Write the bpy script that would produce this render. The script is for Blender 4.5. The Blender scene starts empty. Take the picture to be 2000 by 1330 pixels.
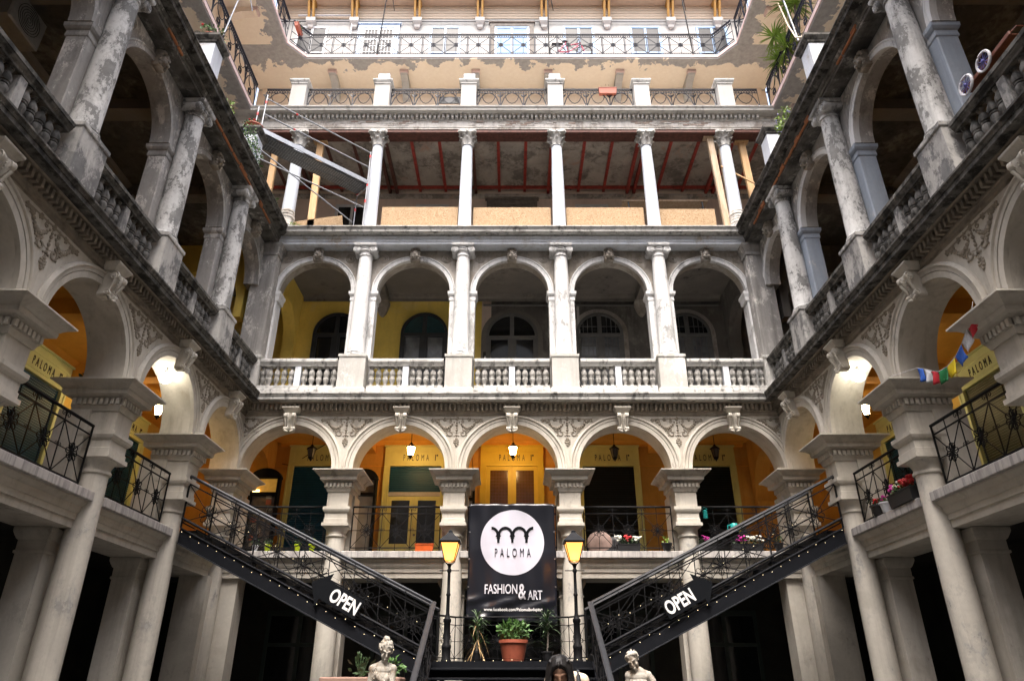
import bpy, math, random
from math import sin, cos, pi, radians, sqrt, atan2
from mathutils import Vector, Matrix
random.seed(7)
sc = bpy.context.scene
COL = sc.collection

# ------------------------------------------------------------------ camera, sky, sun, exposure
cam_d = bpy.data.cameras.new('camera')
cam = bpy.data.objects.new('camera', cam_d)
COL.objects.link(cam)
cam.location = (0, 0, 1.5)
cam.rotation_euler = (radians(90 + 26.3), 0, 0)
cam_d.sensor_width = 36
cam_d.lens = 36 * 1366 / 2000
cam_d.clip_end = 400
sc.camera = cam

SUN_EL, SUN_AZ = 64, 184
world = bpy.data.worlds.new('World')
sc.world = world
world.use_nodes = True
wn = world.node_tree
sky = wn.nodes.new('ShaderNodeTexSky')
sky.sky_type = 'NISHITA'
sky.sun_disc = False
sky.sun_elevation = radians(SUN_EL)
sky.sun_rotation = radians(SUN_AZ)
sky.dust_density = 6.0
sky.air_density = 1.0
sky.ozone_density = 0.6
hs = wn.nodes.new('ShaderNodeHueSaturation')
hs.inputs['Saturation'].default_value = 0.8
wn.links.new(sky.outputs[0], hs.inputs['Color'])
wn.links.new(hs.outputs[0], wn.nodes['Background'].inputs['Color'])
wn.nodes['Background'].inputs['Strength'].default_value = 0.15

sun_d = bpy.data.lights.new('sun', 'SUN')
sun_d.energy = 0.6
sun_d.angle = radians(18)
sun_d.color = (1.0, 0.975, 0.94)
sun = bpy.data.objects.new('sun', sun_d)
COL.objects.link(sun)
_a, _e = radians(SUN_AZ), radians(SUN_EL)
_dir = Vector((sin(_a) * cos(_e), cos(_a) * cos(_e), sin(_e)))
sun.rotation_euler = (-_dir).to_track_quat('-Z', 'Y').to_euler()

sc.view_settings.view_transform = 'Standard'
sc.view_settings.look = 'None'
sc.view_settings.exposure = 2.3
sc.view_settings.gamma = 1
sc.view_settings.use_curve_mapping = False
sc.cycles.max_bounces = 8
sc.cycles.diffuse_bounces = 5
sc.cycles.glossy_bounces = 3
sc.cycles.transmission_bounces = 4
sc.cycles.transparent_max_bounces = 8
sc.cycles.caustics_reflective = False
sc.cycles.caustics_refractive = False
sc.cycles.sample_clamp_indirect = 6.0

# ------------------------------------------------------------------ materials
M = {}

def newmat(name):
    m = bpy.data.materials.new(name)
    m.use_nodes = True
    nt = m.node_tree
    b = nt.nodes['Principled BSDF']
    M[name] = m
    return m, nt, b

def coords(nt, scale=(1, 1, 1), rand=True):
    tc = nt.nodes.new('ShaderNodeTexCoord')
    mp = nt.nodes.new('ShaderNodeMapping')
    mp.inputs['Scale'].default_value = scale
    if rand:
        oi = nt.nodes.new('ShaderNodeObjectInfo')
        mu = nt.nodes.new('ShaderNodeVectorMath')
        mu.operation = 'SCALE'
        cb = nt.nodes.new('ShaderNodeCombineXYZ')
        for i, k in enumerate((37.0, 53.0, 71.0)):
            mm = nt.nodes.new('ShaderNodeMath')
            mm.operation = 'MULTIPLY'
            mm.inputs[1].default_value = k
            nt.links.new(oi.outputs['Random'], mm.inputs[0])
            nt.links.new(mm.outputs[0], cb.inputs[i])
        ad = nt.nodes.new('ShaderNodeVectorMath')
        ad.operation = 'ADD'
        nt.links.new(tc.outputs['Object'], ad.inputs[0])
        nt.links.new(cb.outputs[0], ad.inputs[1])
        nt.links.new(ad.outputs[0], mp.inputs['Vector'])
    else:
        nt.links.new(tc.outputs['Object'], mp.inputs['Vector'])
    return mp.outputs[0]

def noise(nt, vec, scale, detail=6, rough=0.6, dist=0.0):
    n = nt.nodes.new('ShaderNodeTexNoise')
    n.inputs['Scale'].default_value = scale
    n.inputs['Detail'].default_value = detail
    n.inputs['Roughness'].default_value = rough
    n.inputs['Distortion'].default_value = dist
    nt.links.new(vec, n.inputs['Vector'])
    return n.outputs['Fac']

def ramp(nt, fac, a, b, ca=0.0, cb=1.0):
    r = nt.nodes.new('ShaderNodeMapRange')
    r.inputs['From Min'].default_value = a
    r.inputs['From Max'].default_value = b
    r.inputs['To Min'].default_value = ca
    r.inputs['To Max'].default_value = cb
    nt.links.new(fac, r.inputs['Value'])
    return r.outputs[0]

def mix(nt, fac, a, b, mode='MIX'):
    x = nt.nodes.new('ShaderNodeMix')
    x.data_type = 'RGBA'
    x.blend_type = mode
    if hasattr(fac, 'links'):
        nt.links.new(fac, x.inputs[0])
    else:
        x.inputs[0].default_value = fac
    for s, v in ((x.inputs[6], a), (x.inputs[7], b)):
        if hasattr(v, 'links'):
            nt.links.new(v, s)
        else:
            s.default_value = (*v, 1)
    return x.outputs[2]

def bump(nt, b, h, strength=0.3, dist=0.02):
    n = nt.nodes.new('ShaderNodeBump')
    n.inputs['Strength'].default_value = strength
    n.inputs['Distance'].default_value = dist
    nt.links.new(h, n.inputs['Height'])
    nt.links.new(n.outputs[0], b.inputs['Normal'])

def mul(nt, a, b):
    m = nt.nodes.new('ShaderNodeMath')
    m.operation = 'MULTIPLY'
    for s, v in ((m.inputs[0], a), (m.inputs[1], b)):
        if hasattr(v, 'links'):
            nt.links.new(v, s)
        else:
            s.default_value = v
    return m.outputs[0]

def plaster(name, top, var=0.12, under=None, thr=0.5, soft=0.015, pscale=1.6, streak=None, samt=0.5, sthr=(0.5, 0.7),
            rough=0.85, bmp=0.25, sscale=(5, 5, 0.5), stain=None, stthr=(0.55, 0.75), stscale=0.8, rand=True, detail=9, prough=0.66):
    """painted render: colour drift, flaked patches showing a second colour, run-down streaks, big stains"""
    m, nt, b = newmat(name)
    v = coords(nt, rand=rand)
    n1 = noise(nt, v, 1.1, 5, 0.6)
    n2 = noise(nt, v, 14, 6, 0.65)
    c = mix(nt, ramp(nt, n1, 0.3, 0.7), tuple(x * (1 - var) for x in top), tuple(min(1, x * (1 + var)) for x in top))
    c = mix(nt, ramp(nt, n2, 0.35, 0.75, 0, 0.35), c, tuple(x * 0.72 for x in top))
    h = n2
    if stain:
        ns = noise(nt, v, stscale, 8, 0.6, 0.6)
        c = mix(nt, ramp(nt, ns, stthr[0], stthr[1], 0, 0.85), c, stain)
    if under:
        vp = coords(nt, (1, 1, 0.6), rand)
        npz = noise(nt, vp, pscale, detail, prough, 0.25)
        nfi = noise(nt, vp, pscale * 7, 7, 0.7, 0.4)
        sm = nt.nodes.new('ShaderNodeMath'); sm.operation = 'MULTIPLY_ADD'
        nt.links.new(nfi, sm.inputs[0]); sm.inputs[1].default_value = 0.42; nt.links.new(npz, sm.inputs[2])
        msk = ramp(nt, sm.outputs[0], thr + 0.21 - soft, thr + 0.21 + soft)
        n3 = noise(nt, v, 5, 5, 0.6)
        u = mix(nt, ramp(nt, n3, 0.3, 0.7), tuple(x * 0.75 for x in under), tuple(min(1, x * 1.25) for x in under))
        mid = tuple((a_ + b_) * 0.45 for a_, b_ in zip(top, under))
        c = mix(nt, ramp(nt, sm.outputs[0], thr + 0.125, thr + 0.145, 0, 0.45), c, mid)
        c = mix(nt, msk, c, u)
        h = mix(nt, 0.22, msk, n2)
        bn = h
    if streak:
        vs = coords(nt, sscale, rand)
        nk = noise(nt, vs, 1.0, 6, 0.62)
        c = mix(nt, ramp(nt, nk, sthr[0], sthr[1], 0, samt), c, streak)
    nt.links.new(c, b.inputs['Base Color'])
    b.inputs['Roughness'].default_value = rough
    b.inputs['Specular IOR Level'].default_value = 0.25
    bump(nt, b, h, bmp, 0.015)
    return m

def flat(name, col, rough=0.5, metal=0.0, var=0.15, nscale=8, emit=None, estr=0, spec=0.5, bmp=0.0, alpha=None):
    m, nt, b = newmat(name)
    v = coords(nt)
    n = noise(nt, v, nscale, 5, 0.6)
    c = mix(nt, ramp(nt, n, 0.3, 0.7), tuple(x * (1 - var) for x in col), tuple(min(1, x * (1 + var)) for x in col))
    nt.links.new(c, b.inputs['Base Color'])
    b.inputs['Roughness'].default_value = rough
    b.inputs['Metallic'].default_value = metal
    b.inputs['Specular IOR Level'].default_value = spec
    if emit:
        b.inputs['Emission Color'].default_value = (*emit, 1)
        b.inputs['Emission Strength'].default_value = estr
    if bmp:
        bump(nt, b, n, bmp, 0.01)
    return m

# level one + ground floor: cream render
plaster('cream_render', (0.54, 0.51, 0.45), 0.10, streak=(0.26, 0.23, 0.185), samt=0.5, sthr=(0.5, 0.72), stain=(0.38, 0.345, 0.29), stthr=(0.52, 0.72), under=(0.35, 0.32, 0.28), thr=0.675, pscale=1.8, bmp=0.22)
plaster('cream_column', (0.55, 0.52, 0.46), 0.09, under=(0.36, 0.35, 0.33), thr=0.62, pscale=1.9, streak=(0.29, 0.265, 0.23), samt=0.45, sscale=(6, 6, 0.3), stain=(0.40, 0.375, 0.325), bmp=0.4)
plaster('cream_worn', (0.52, 0.48, 0.42), 0.1, under=(0.30, 0.27, 0.235), thr=0.59, pscale=2.2, streak=(0.25, 0.21, 0.17), samt=0.4, bmp=0.3)
plaster('cornice_tan', (0.40, 0.355, 0.295), 0.1, streak=(0.16, 0.135, 0.11), samt=0.55, bmp=0.15)
# level two: white paint flaking to grey
plaster('white_peel', (0.66, 0.665, 0.665), 0.05, under=(0.36, 0.36, 0.355), thr=0.60, pscale=2.0, streak=(0.32, 0.32, 0.32), samt=0.4, sscale=(7, 7, 0.5), bmp=0.3)
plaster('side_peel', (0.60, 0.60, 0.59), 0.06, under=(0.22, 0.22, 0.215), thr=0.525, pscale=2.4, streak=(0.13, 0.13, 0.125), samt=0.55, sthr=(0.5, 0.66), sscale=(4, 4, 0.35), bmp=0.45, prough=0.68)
plaster('grey_peel', (0.34, 0.33, 0.315), 0.15, under=(0.60, 0.58, 0.55), thr=0.585, pscale=2.6, streak=(0.12, 0.115, 0.11), samt=0.6, sscale=(5, 5, 0.5), bmp=0.35)
plaster('arch_dirty', (0.44, 0.41, 0.37), 0.15, under=(0.27, 0.24, 0.20), thr=0.52, soft=0.08, pscale=1.0, streak=(0.16, 0.14, 0.12), samt=0.5, bmp=0.25)
plaster('pedestal_grey', (0.50, 0.49, 0.46), 0.14, under=(0.66, 0.65, 0.62), thr=0.6, soft=0.03, pscale=2.0, streak=(0.22, 0.21, 0.2), samt=0.3, bmp=0.2)
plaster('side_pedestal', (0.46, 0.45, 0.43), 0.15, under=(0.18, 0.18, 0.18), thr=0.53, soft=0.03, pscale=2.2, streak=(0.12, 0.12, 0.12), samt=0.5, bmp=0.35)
plaster('weathered_stone', (0.54, 0.535, 0.515), 0.12, streak=(0.05, 0.05, 0.045), samt=0.8, sthr=(0.53, 0.67), sscale=(6, 6, 2.5), stain=(0.26, 0.25, 0.235), stscale=2.6, stthr=(0.50, 0.68), bmp=0.35)
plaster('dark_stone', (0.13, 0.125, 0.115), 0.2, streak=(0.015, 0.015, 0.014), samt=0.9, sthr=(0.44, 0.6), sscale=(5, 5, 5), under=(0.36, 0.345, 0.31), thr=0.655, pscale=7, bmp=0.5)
plaster('baluster_stone', (0.37, 0.36, 0.34), 0.15, streak=(0.05, 0.05, 0.045), samt=0.75, sthr=(0.46, 0.64), sscale=(9, 9, 3), bmp=0.3)
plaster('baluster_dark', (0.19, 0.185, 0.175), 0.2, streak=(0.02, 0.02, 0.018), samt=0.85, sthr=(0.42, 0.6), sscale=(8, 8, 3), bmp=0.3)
plaster('shade_black', (0.09, 0.088, 0.082), 0.3, under=(0.19, 0.185, 0.17), thr=0.59, pscale=0.9, soft=0.04, streak=(0.03, 0.03, 0.03), samt=0.6, bmp=0.25)  # near-black colour stands in for the deep shade of the side upper galleries
plaster('blue_grey', (0.34, 0.39, 0.46), 0.08, under=(0.50, 0.51, 0.52), thr=0.66, pscale=2.0, streak=(0.2, 0.22, 0.25), samt=0.4, bmp=0.2)
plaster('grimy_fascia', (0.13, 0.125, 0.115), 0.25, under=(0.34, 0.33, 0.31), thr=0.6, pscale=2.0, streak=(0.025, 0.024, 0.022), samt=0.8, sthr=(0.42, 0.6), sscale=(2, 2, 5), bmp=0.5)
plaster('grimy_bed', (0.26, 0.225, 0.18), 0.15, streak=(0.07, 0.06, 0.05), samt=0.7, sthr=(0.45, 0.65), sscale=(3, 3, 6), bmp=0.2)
plaster('blue_white', (0.68, 0.72, 0.78), 0.06, under=(0.50, 0.46, 0.42), thr=0.64, pscale=0.9, streak=(0.33, 0.33, 0.33), samt=0.35, bmp=0.2)
plaster('blue_column', (0.58, 0.63, 0.70), 0.05, under=(0.40, 0.40, 0.40), thr=0.68, pscale=1.6, streak=(0.36, 0.38, 0.42), samt=0.3, bmp=0.15)
plaster('frieze_raw', (0.68, 0.66, 0.62), 0.12, under=(0.40, 0.36, 0.32), thr=0.56, pscale=1.4, soft=0.03, streak=(0.2, 0.185, 0.17), samt=0.45, bmp=0.6)
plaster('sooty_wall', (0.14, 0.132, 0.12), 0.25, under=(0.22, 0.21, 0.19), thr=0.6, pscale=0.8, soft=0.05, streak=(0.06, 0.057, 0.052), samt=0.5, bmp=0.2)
plaster('light_stone', (0.62, 0.61, 0.58), 0.1, streak=(0.16, 0.15, 0.14), samt=0.6, sthr=(0.55, 0.7), sscale=(5, 5, 2), bmp=0.3)
plaster('sooty_ceiling', (0.20, 0.185, 0.165), 0.2, under=(0.08, 0.073, 0.066), thr=0.66, pscale=0.7, soft=0.02, bmp=0.2)
plaster('fresh_cement', (0.30, 0.29, 0.28), 0.2, streak=(0.4, 0.4, 0.4), samt=0.3, bmp=0.2)
plaster('yellow_wall', (0.90, 0.68, 0.16), 0.09, streak=(0.68, 0.48, 0.10), samt=0.45, stain=(0.86, 0.70, 0.32), bmp=0.12)
plaster('orange_wall', (0.58, 0.29, 0.055), 0.15, streak=(0.42, 0.18, 0.03), samt=0.45, stain=(0.64, 0.39, 0.11), bmp=0.15)
plaster('ochre_ceiling', (0.72, 0.34, 0.05), 0.12, streak=(0.55, 0.24, 0.03), samt=0.3, bmp=0.1)
plaster('ochre_side', (0.72, 0.50, 0.13), 0.12, streak=(0.55, 0.34, 0.07), samt=0.4, bmp=0.1)
plaster('peach_wall', (0.80, 0.68, 0.55), 0.05, streak=(0.66, 0.54, 0.43), samt=0.25, bmp=0.08)
plaster('cream_white', (0.45, 0.44, 0.42), 0.05, streak=(0.33, 0.315, 0.29), samt=0.35, bmp=0.06)

plaster('pink_edge', (0.66, 0.50, 0.47), 0.08, streak=(0.3, 0.24, 0.22), samt=0.4, bmp=0.1)
plaster('pink_wall', (0.66, 0.54, 0.46), 0.1, streak=(0.46, 0.38, 0.33), samt=0.4, bmp=0.1)
plaster('bare_soffit', (0.46, 0.42, 0.37), 0.2, under=(0.22, 0.2, 0.175), thr=0.54, pscale=1.3, soft=0.03, stain=(0.46, 0.24, 0.15), stthr=(0.6, 0.72), bmp=0.4)
plaster('marble_slab', (0.48, 0.46, 0.44), 0.12, streak=(0.20, 0.19, 0.19), samt=0.7, sthr=(0.45, 0.62), sscale=(14, 14, 1.2), rough=0.6, stain=(0.32, 0.3, 0.29), stscale=2, bmp=0.1)
plaster('old_brick', (0.40, 0.32, 0.27), 0.3, streak=(0.5, 0.47, 0.43), samt=0.6, bmp=0.4)
plaster('red_brick', (0.42, 0.17, 0.08), 0.3, streak=(0.2, 0.12, 0.08), samt=0.5, bmp=0.5)
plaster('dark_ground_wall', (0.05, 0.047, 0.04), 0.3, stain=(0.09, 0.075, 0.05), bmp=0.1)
plaster('statue_stone', (0.40, 0.375, 0.33), 0.15, streak=(0.17, 0.11, 0.06), samt=0.6, sthr=(0.48, 0.66), sscale=(9, 9, 4), stain=(0.2, 0.14, 0.09), stscale=6, stthr=(0.52, 0.68), bmp=0.35)
plaster('pavement', (0.075, 0.072, 0.068), 0.2, streak=(0.045, 0.043, 0.04), samt=0.4, bmp=0.2)
flat('iron_black', (0.008, 0.008, 0.009), 0.6, 0.0, spec=0.12, bmp=0.1)
flat('iron_rail', (0.025, 0.027, 0.032), 0.35, 0.0, spec=0.5)
flat('iron_paint', (0.007, 0.008, 0.011), 0.55, 0.0, spec=0.14, bmp=0.05)
flat('iron_blue', (0.008, 0.009, 0.016), 0.5, 0.0, spec=0.2)
flat('lemon_paint', (0.60, 0.57, 0.20), 0.5, var=0.08, nscale=3, bmp=0.05)
flat('lemon_pale', (0.66, 0.70, 0.34), 0.5, var=0.08, nscale=3, bmp=0.05)
flat('golden_paint', (0.62, 0.44, 0.04), 0.5, var=0.08, nscale=3)
flat('teal_shutter', (0.008, 0.055, 0.095), 0.45, var=0.2, nscale=2, spec=0.3)
flat('olive_shutter', (0.085, 0.085, 0.035), 0.45, var=0.2, nscale=2)
flat('dark_shutter', (0.010, 0.011, 0.010), 0.5, var=0.2, nscale=2, spec=0.2)
flat('letter_black', (0.02, 0.018, 0.015), 0.6)
flat('letter_white', (0.80, 0.80, 0.80), 0.5, var=0.03)
flat('letter_silver', (0.55, 0.55, 0.60), 0.45, var=0.03)
flat('logo_white', (0.52, 0.52, 0.60), 0.4, var=0.04, nscale=2)
flat('banner_vinyl', (0.008, 0.009, 0.014), 0.28, var=0.2, nscale=2, spec=0.55)
flat('sign_black', (0.006, 0.007, 0.009), 0.6, spec=0.08)
flat('window_dark', (0.03, 0.032, 0.034), 0.5, bmp=0.1)
flat('window_grey', (0.13, 0.13, 0.125), 0.6, bmp=0.1)
flat('window_white', (0.55, 0.56, 0.57), 0.5, var=0.05)
flat('pane_upper', (0.018, 0.02, 0.023), 0.3, spec=0.25, var=0.3, nscale=2)
plaster('ornament_tan', (0.30, 0.265, 0.215), 0.15, streak=(0.13, 0.11, 0.085), samt=0.6, sscale=(9, 9, 5), bmp=0.2)
flat('window_blue', (0.26, 0.40, 0.60), 0.5, var=0.06)
flat('door_pale_blue', (0.36, 0.47, 0.62), 0.5, var=0.06)
flat('glass_dark', (0.012, 0.014, 0.016), 0.07, spec=0.7, nscale=2.5, bmp=0.25)
flat('glass_teal', (0.03, 0.075, 0.085), 0.08, spec=0.7)
flat('glass_grey', (0.16, 0.17, 0.18), 0.10, spec=0.6, nscale=2.5, bmp=0.25, var=0.4)
flat('glass_blue', (0.10, 0.24, 0.46), 0.35, spec=0.2)
flat('glass_amber', (0.10, 0.045, 0.012), 0.15, spec=0.6)
flat('old_wood', (0.16, 0.14, 0.12), 0.8, var=0.3, bmp=0.3)
flat('dark_oxide', (0.11, 0.04, 0.028), 0.7, var=0.4, bmp=0.3)
flat('red_oxide', (0.34, 0.045, 0.03), 0.6, var=0.4, bmp=0.2)
flat('galvanised', (0.30, 0.315, 0.33), 0.4, 0.5, var=0.15)
flat('steel_deck', (0.08, 0.085, 0.09), 0.5, 0.3, var=0.25)
flat('red_band', (0.6, 0.03, 0.03), 0.4)
flat('terracotta', (0.34, 0.085, 0.045), 0.6, bmp=0.1)
flat('orange_plastic', (0.62, 0.11, 0.02), 0.4)
flat('black_plastic', (0.02, 0.02, 0.022), 0.45)
flat('white_plastic', (0.6, 0.62, 0.66), 0.45, var=0.05)
flat('lime_plastic', (0.45, 0.58, 0.02), 0.4)
flat('turquoise', (0.02, 0.32, 0.30), 0.4)
flat('leaf_green', (0.06, 0.14, 0.03), 0.55, var=0.4, nscale=4)
flat('leaf_yellow', (0.16, 0.26, 0.03), 0.55, var=0.4, nscale=4)
flat('leaf_grey', (0.12, 0.19, 0.10), 0.55, var=0.4, nscale=4)
flat('leaf_dark', (0.03, 0.06, 0.02), 0.5, var=0.4, nscale=4)
flat('leaf_dry', (0.30, 0.20, 0.09), 0.7, var=0.3, nscale=4)
flat('petal_red', (0.55, 0.01, 0.015), 0.5)
flat('petal_magenta', (0.55, 0.02, 0.30), 0.5)
flat('petal_white', (0.7, 0.7, 0.62), 0.5)
flat('petal_violet', (0.25, 0.22, 0.62), 0.5)
flat('eave_yellow', (0.40, 0.21, 0.04), 0.55, var=0.1)
flat('eave_board', (0.50, 0.40, 0.30), 0.6, var=0.06)
flat('roof_tile', (0.10, 0.085, 0.08), 0.7, var=0.3)
flat('bike_pink', (0.60, 0.05, 0.12), 0.35)
flat('rubber', (0.02, 0.02, 0.02), 0.7)
flat('chrome', (0.5, 0.5, 0.52), 0.25, 0.9)
flat('wheel_white', (0.62, 0.62, 0.66), 0.4)
flat('spoke_blue', (0.10, 0.10, 0.34), 0.4)
flat('cart_brown', (0.16, 0.05, 0.025), 0.5)
flat('flag_white', (0.62, 0.63, 0.66), 0.7, var=0.25, nscale=14)
flat('flag_red', (0.50, 0.02, 0.035), 0.7)
flat('flag_green', (0.01, 0.17, 0.05), 0.7)
flat('flag_yellow', (0.72, 0.55, 0.01), 0.7)
flat('flag_blue', (0.02, 0.10, 0.46), 0.7)
flat('skin', (0.48, 0.28, 0.19), 0.5, var=0.05)
flat('hair_dark', (0.008, 0.007, 0.007), 0.55, spec=0.3)
flat('shirt_cream', (0.62, 0.52, 0.40), 0.8, bmp=0.1)
flat('jeans', (0.05, 0.07, 0.12), 0.8)
flat('strap_black', (0.015, 0.017, 0.022), 0.6)
flat('paper_cream', (0.46, 0.42, 0.34), 0.7, var=0.2, nscale=3)
flat('paper_red', (0.35, 0.10, 0.06), 0.7, var=0.2, nscale=3)
flat('lit_board', (0.5, 0.3, 0.05), 0.5, emit=(1.0, 0.5, 0.08), estr=0.05)
flat('cushion_pink', (0.42, 0.30, 0.26), 0.8)
flat('cloth_grey', (0.30, 0.31, 0.33), 0.8)
flat('lamp_frost', (0.6, 0.5, 0.35), 0.4, emit=(1.0, 0.50, 0.12), estr=1.3)
flat('lamp_core', (0.9, 0.8, 0.5), 0.4, emit=(1.0, 0.58, 0.20), estr=1.6)
flat('lantern_lit', (0.9, 0.8, 0.6), 0.4, emit=(1.0, 0.60, 0.22), estr=26)
flat('lantern_side', (0.9, 0.85, 0.7), 0.4, emit=(1.0, 0.70, 0.32), estr=36)
flat('lantern_dim', (0.6, 0.6, 0.55), 0.4, emit=(1.0, 0.74, 0.40), estr=22)
flat('lantern_dead', (0.06, 0.05, 0.04), 0.3)
flat('flood_lit', (0.9, 0.9, 0.85), 0.4, emit=(1.0, 0.92, 0.76), estr=9)
flat('bulb_fairy', (0.9, 0.8, 0.6), 0.4, emit=(1.0, 0.80, 0.45), estr=1.2)
flat('led_red', (0.5, 0.0, 0.0), 0.4, emit=(1.0, 0.02, 0.01), estr=6)
flat('ac_grey', (0.26, 0.26, 0.25), 0.5)

def wood_mat(name, c1, c2, scale):
    m, nt, b = newmat(name)
    v = coords(nt, scale)
    n = noise(nt, v, 2.0, 8, 0.65, 0.8)
    c = mix(nt, ramp(nt, n, 0.35, 0.65), c1, c2)
    v2 = coords(nt)
    n2 = noise(nt, v2, 3.0, 5, 0.6)
    c = mix(nt, ramp(nt, n2, 0.55, 0.75, 0, 0.5), c, tuple(x * 0.5 for x in c1))
    nt.links.new(c, b.inputs['Base Color'])
    b.inputs['Roughness'].default_value = 0.75
    bump(nt, b, n, 0.25, 0.01)

wood_mat('timber', (0.56, 0.33, 0.15), (0.66, 0.46, 0.26), (9, 9, 0.6))
wood_mat('timber_old', (0.40, 0.28, 0.17), (0.55, 0.44, 0.33), (9, 9, 0.6))

def osb_mat():
    m, nt, b = newmat('osb')
    v = coords(nt)
    vo = nt.nodes.new('ShaderNodeTexVoronoi')
    vo.inputs['Scale'].default_value = 22
    mp = nt.nodes.new('ShaderNodeMapping')
    mp.inputs['Scale'].default_value = (0.6, 1, 1.6)
    n0 = nt.nodes.new('ShaderNodeTexNoise')
    n0.inputs['Scale'].default_value = 5
    ad = nt.nodes.new('ShaderNodeVectorMath')
    nt.links.new(v, n0.inputs['Vector'])
    nt.links.new(v, ad.inputs[0])
    nt.links.new(n0.outputs['Color'], ad.inputs[1])
    nt.links.new(ad.outputs[0], mp.inputs['Vector'])
    nt.links.new(mp.outputs[0], vo.inputs['Vector'])
    sp = nt.nodes.new('ShaderNodeSeparateColor')
    nt.links.new(vo.outputs['Color'], sp.inputs[0])
    c = mix(nt, sp.outputs[0], (0.24, 0.14, 0.065), (0.46, 0.335, 0.20))
    n = noise(nt, v, 1.5, 5, 0.6)
    c = mix(nt, ramp(nt, n, 0.5, 0.8, 0, 0.4), c, (0.26, 0.18, 0.10))
    nt.links.new(c, b.inputs['Base Color'])
    b.inputs['Roughness'].default_value = 0.8
    bump(nt, b, sp.outputs[1], 0.15, 0.005)
osb_mat()

def frost_glass():
    m, nt, b = newmat('lamp_frost_glass')
    b.inputs['Base Color'].default_value = (1.0, 0.85, 0.6, 1)
    b.inputs['Roughness'].default_value = 0.5
    tr = nt.nodes.new('ShaderNodeBsdfTranslucent')
    tr.inputs['Color'].default_value = (1.0, 0.80, 0.50, 1)
    em = nt.nodes.new('ShaderNodeEmission')
    em.inputs['Color'].default_value = (1.0, 0.48, 0.15, 1)
    em.inputs['Strength'].default_value = 0.19
    ad = nt.nodes.new('ShaderNodeAddShader')
    nt.links.new(tr.outputs[0], ad.inputs[0])
    nt.links.new(em.outputs[0], ad.inputs[1])
    nt.links.new(ad.outputs[0], nt.nodes['Material Output'].inputs['Surface'])
frost_glass()

def soffit_mat():
    """peach balcony soffit, re-cemented in a ragged strip along its outer edge"""
    m, nt, b = newmat('peach_soffit')
    v = coords(nt, rand=False)
    n = noise(nt, v, 1.1, 9, 0.62, 0.3)
    n2 = noise(nt, v, 7, 6, 0.6)
    sx = nt.nodes.new('ShaderNodeSeparateXYZ')
    nt.links.new(v, sx.inputs[0])
    g = ramp(nt, sx.outputs['Y'], 1.2, 2.6, 0.33, -0.26)
    ad = nt.nodes.new('ShaderNodeMath'); ad.operation = 'ADD'
    nt.links.new(n, ad.inputs[0]); nt.links.new(g, ad.inputs[1])
    msk = ramp(nt, ad.outputs[0], 0.575, 0.585)
    c1 = mix(nt, ramp(nt, n2, 0.3, 0.7), (0.80, 0.70, 0.57), (0.86, 0.77, 0.64))
    c2 = mix(nt, ramp(nt, n2, 0.3, 0.7), (0.30, 0.295, 0.29), (0.42, 0.415, 0.41))
    nt.links.new(mix(nt, msk, c1, c2), b.inputs['Base Color'])
    b.inputs['Roughness'].default_value = 0.9
    bump(nt, b, msk, 0.3, 0.01)
soffit_mat()

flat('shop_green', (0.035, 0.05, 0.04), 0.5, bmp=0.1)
plaster('pink_dark', (0.30, 0.19, 0.15), 0.15, streak=(0.15, 0.1, 0.08), samt=0.4, bmp=0.2)

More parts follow.
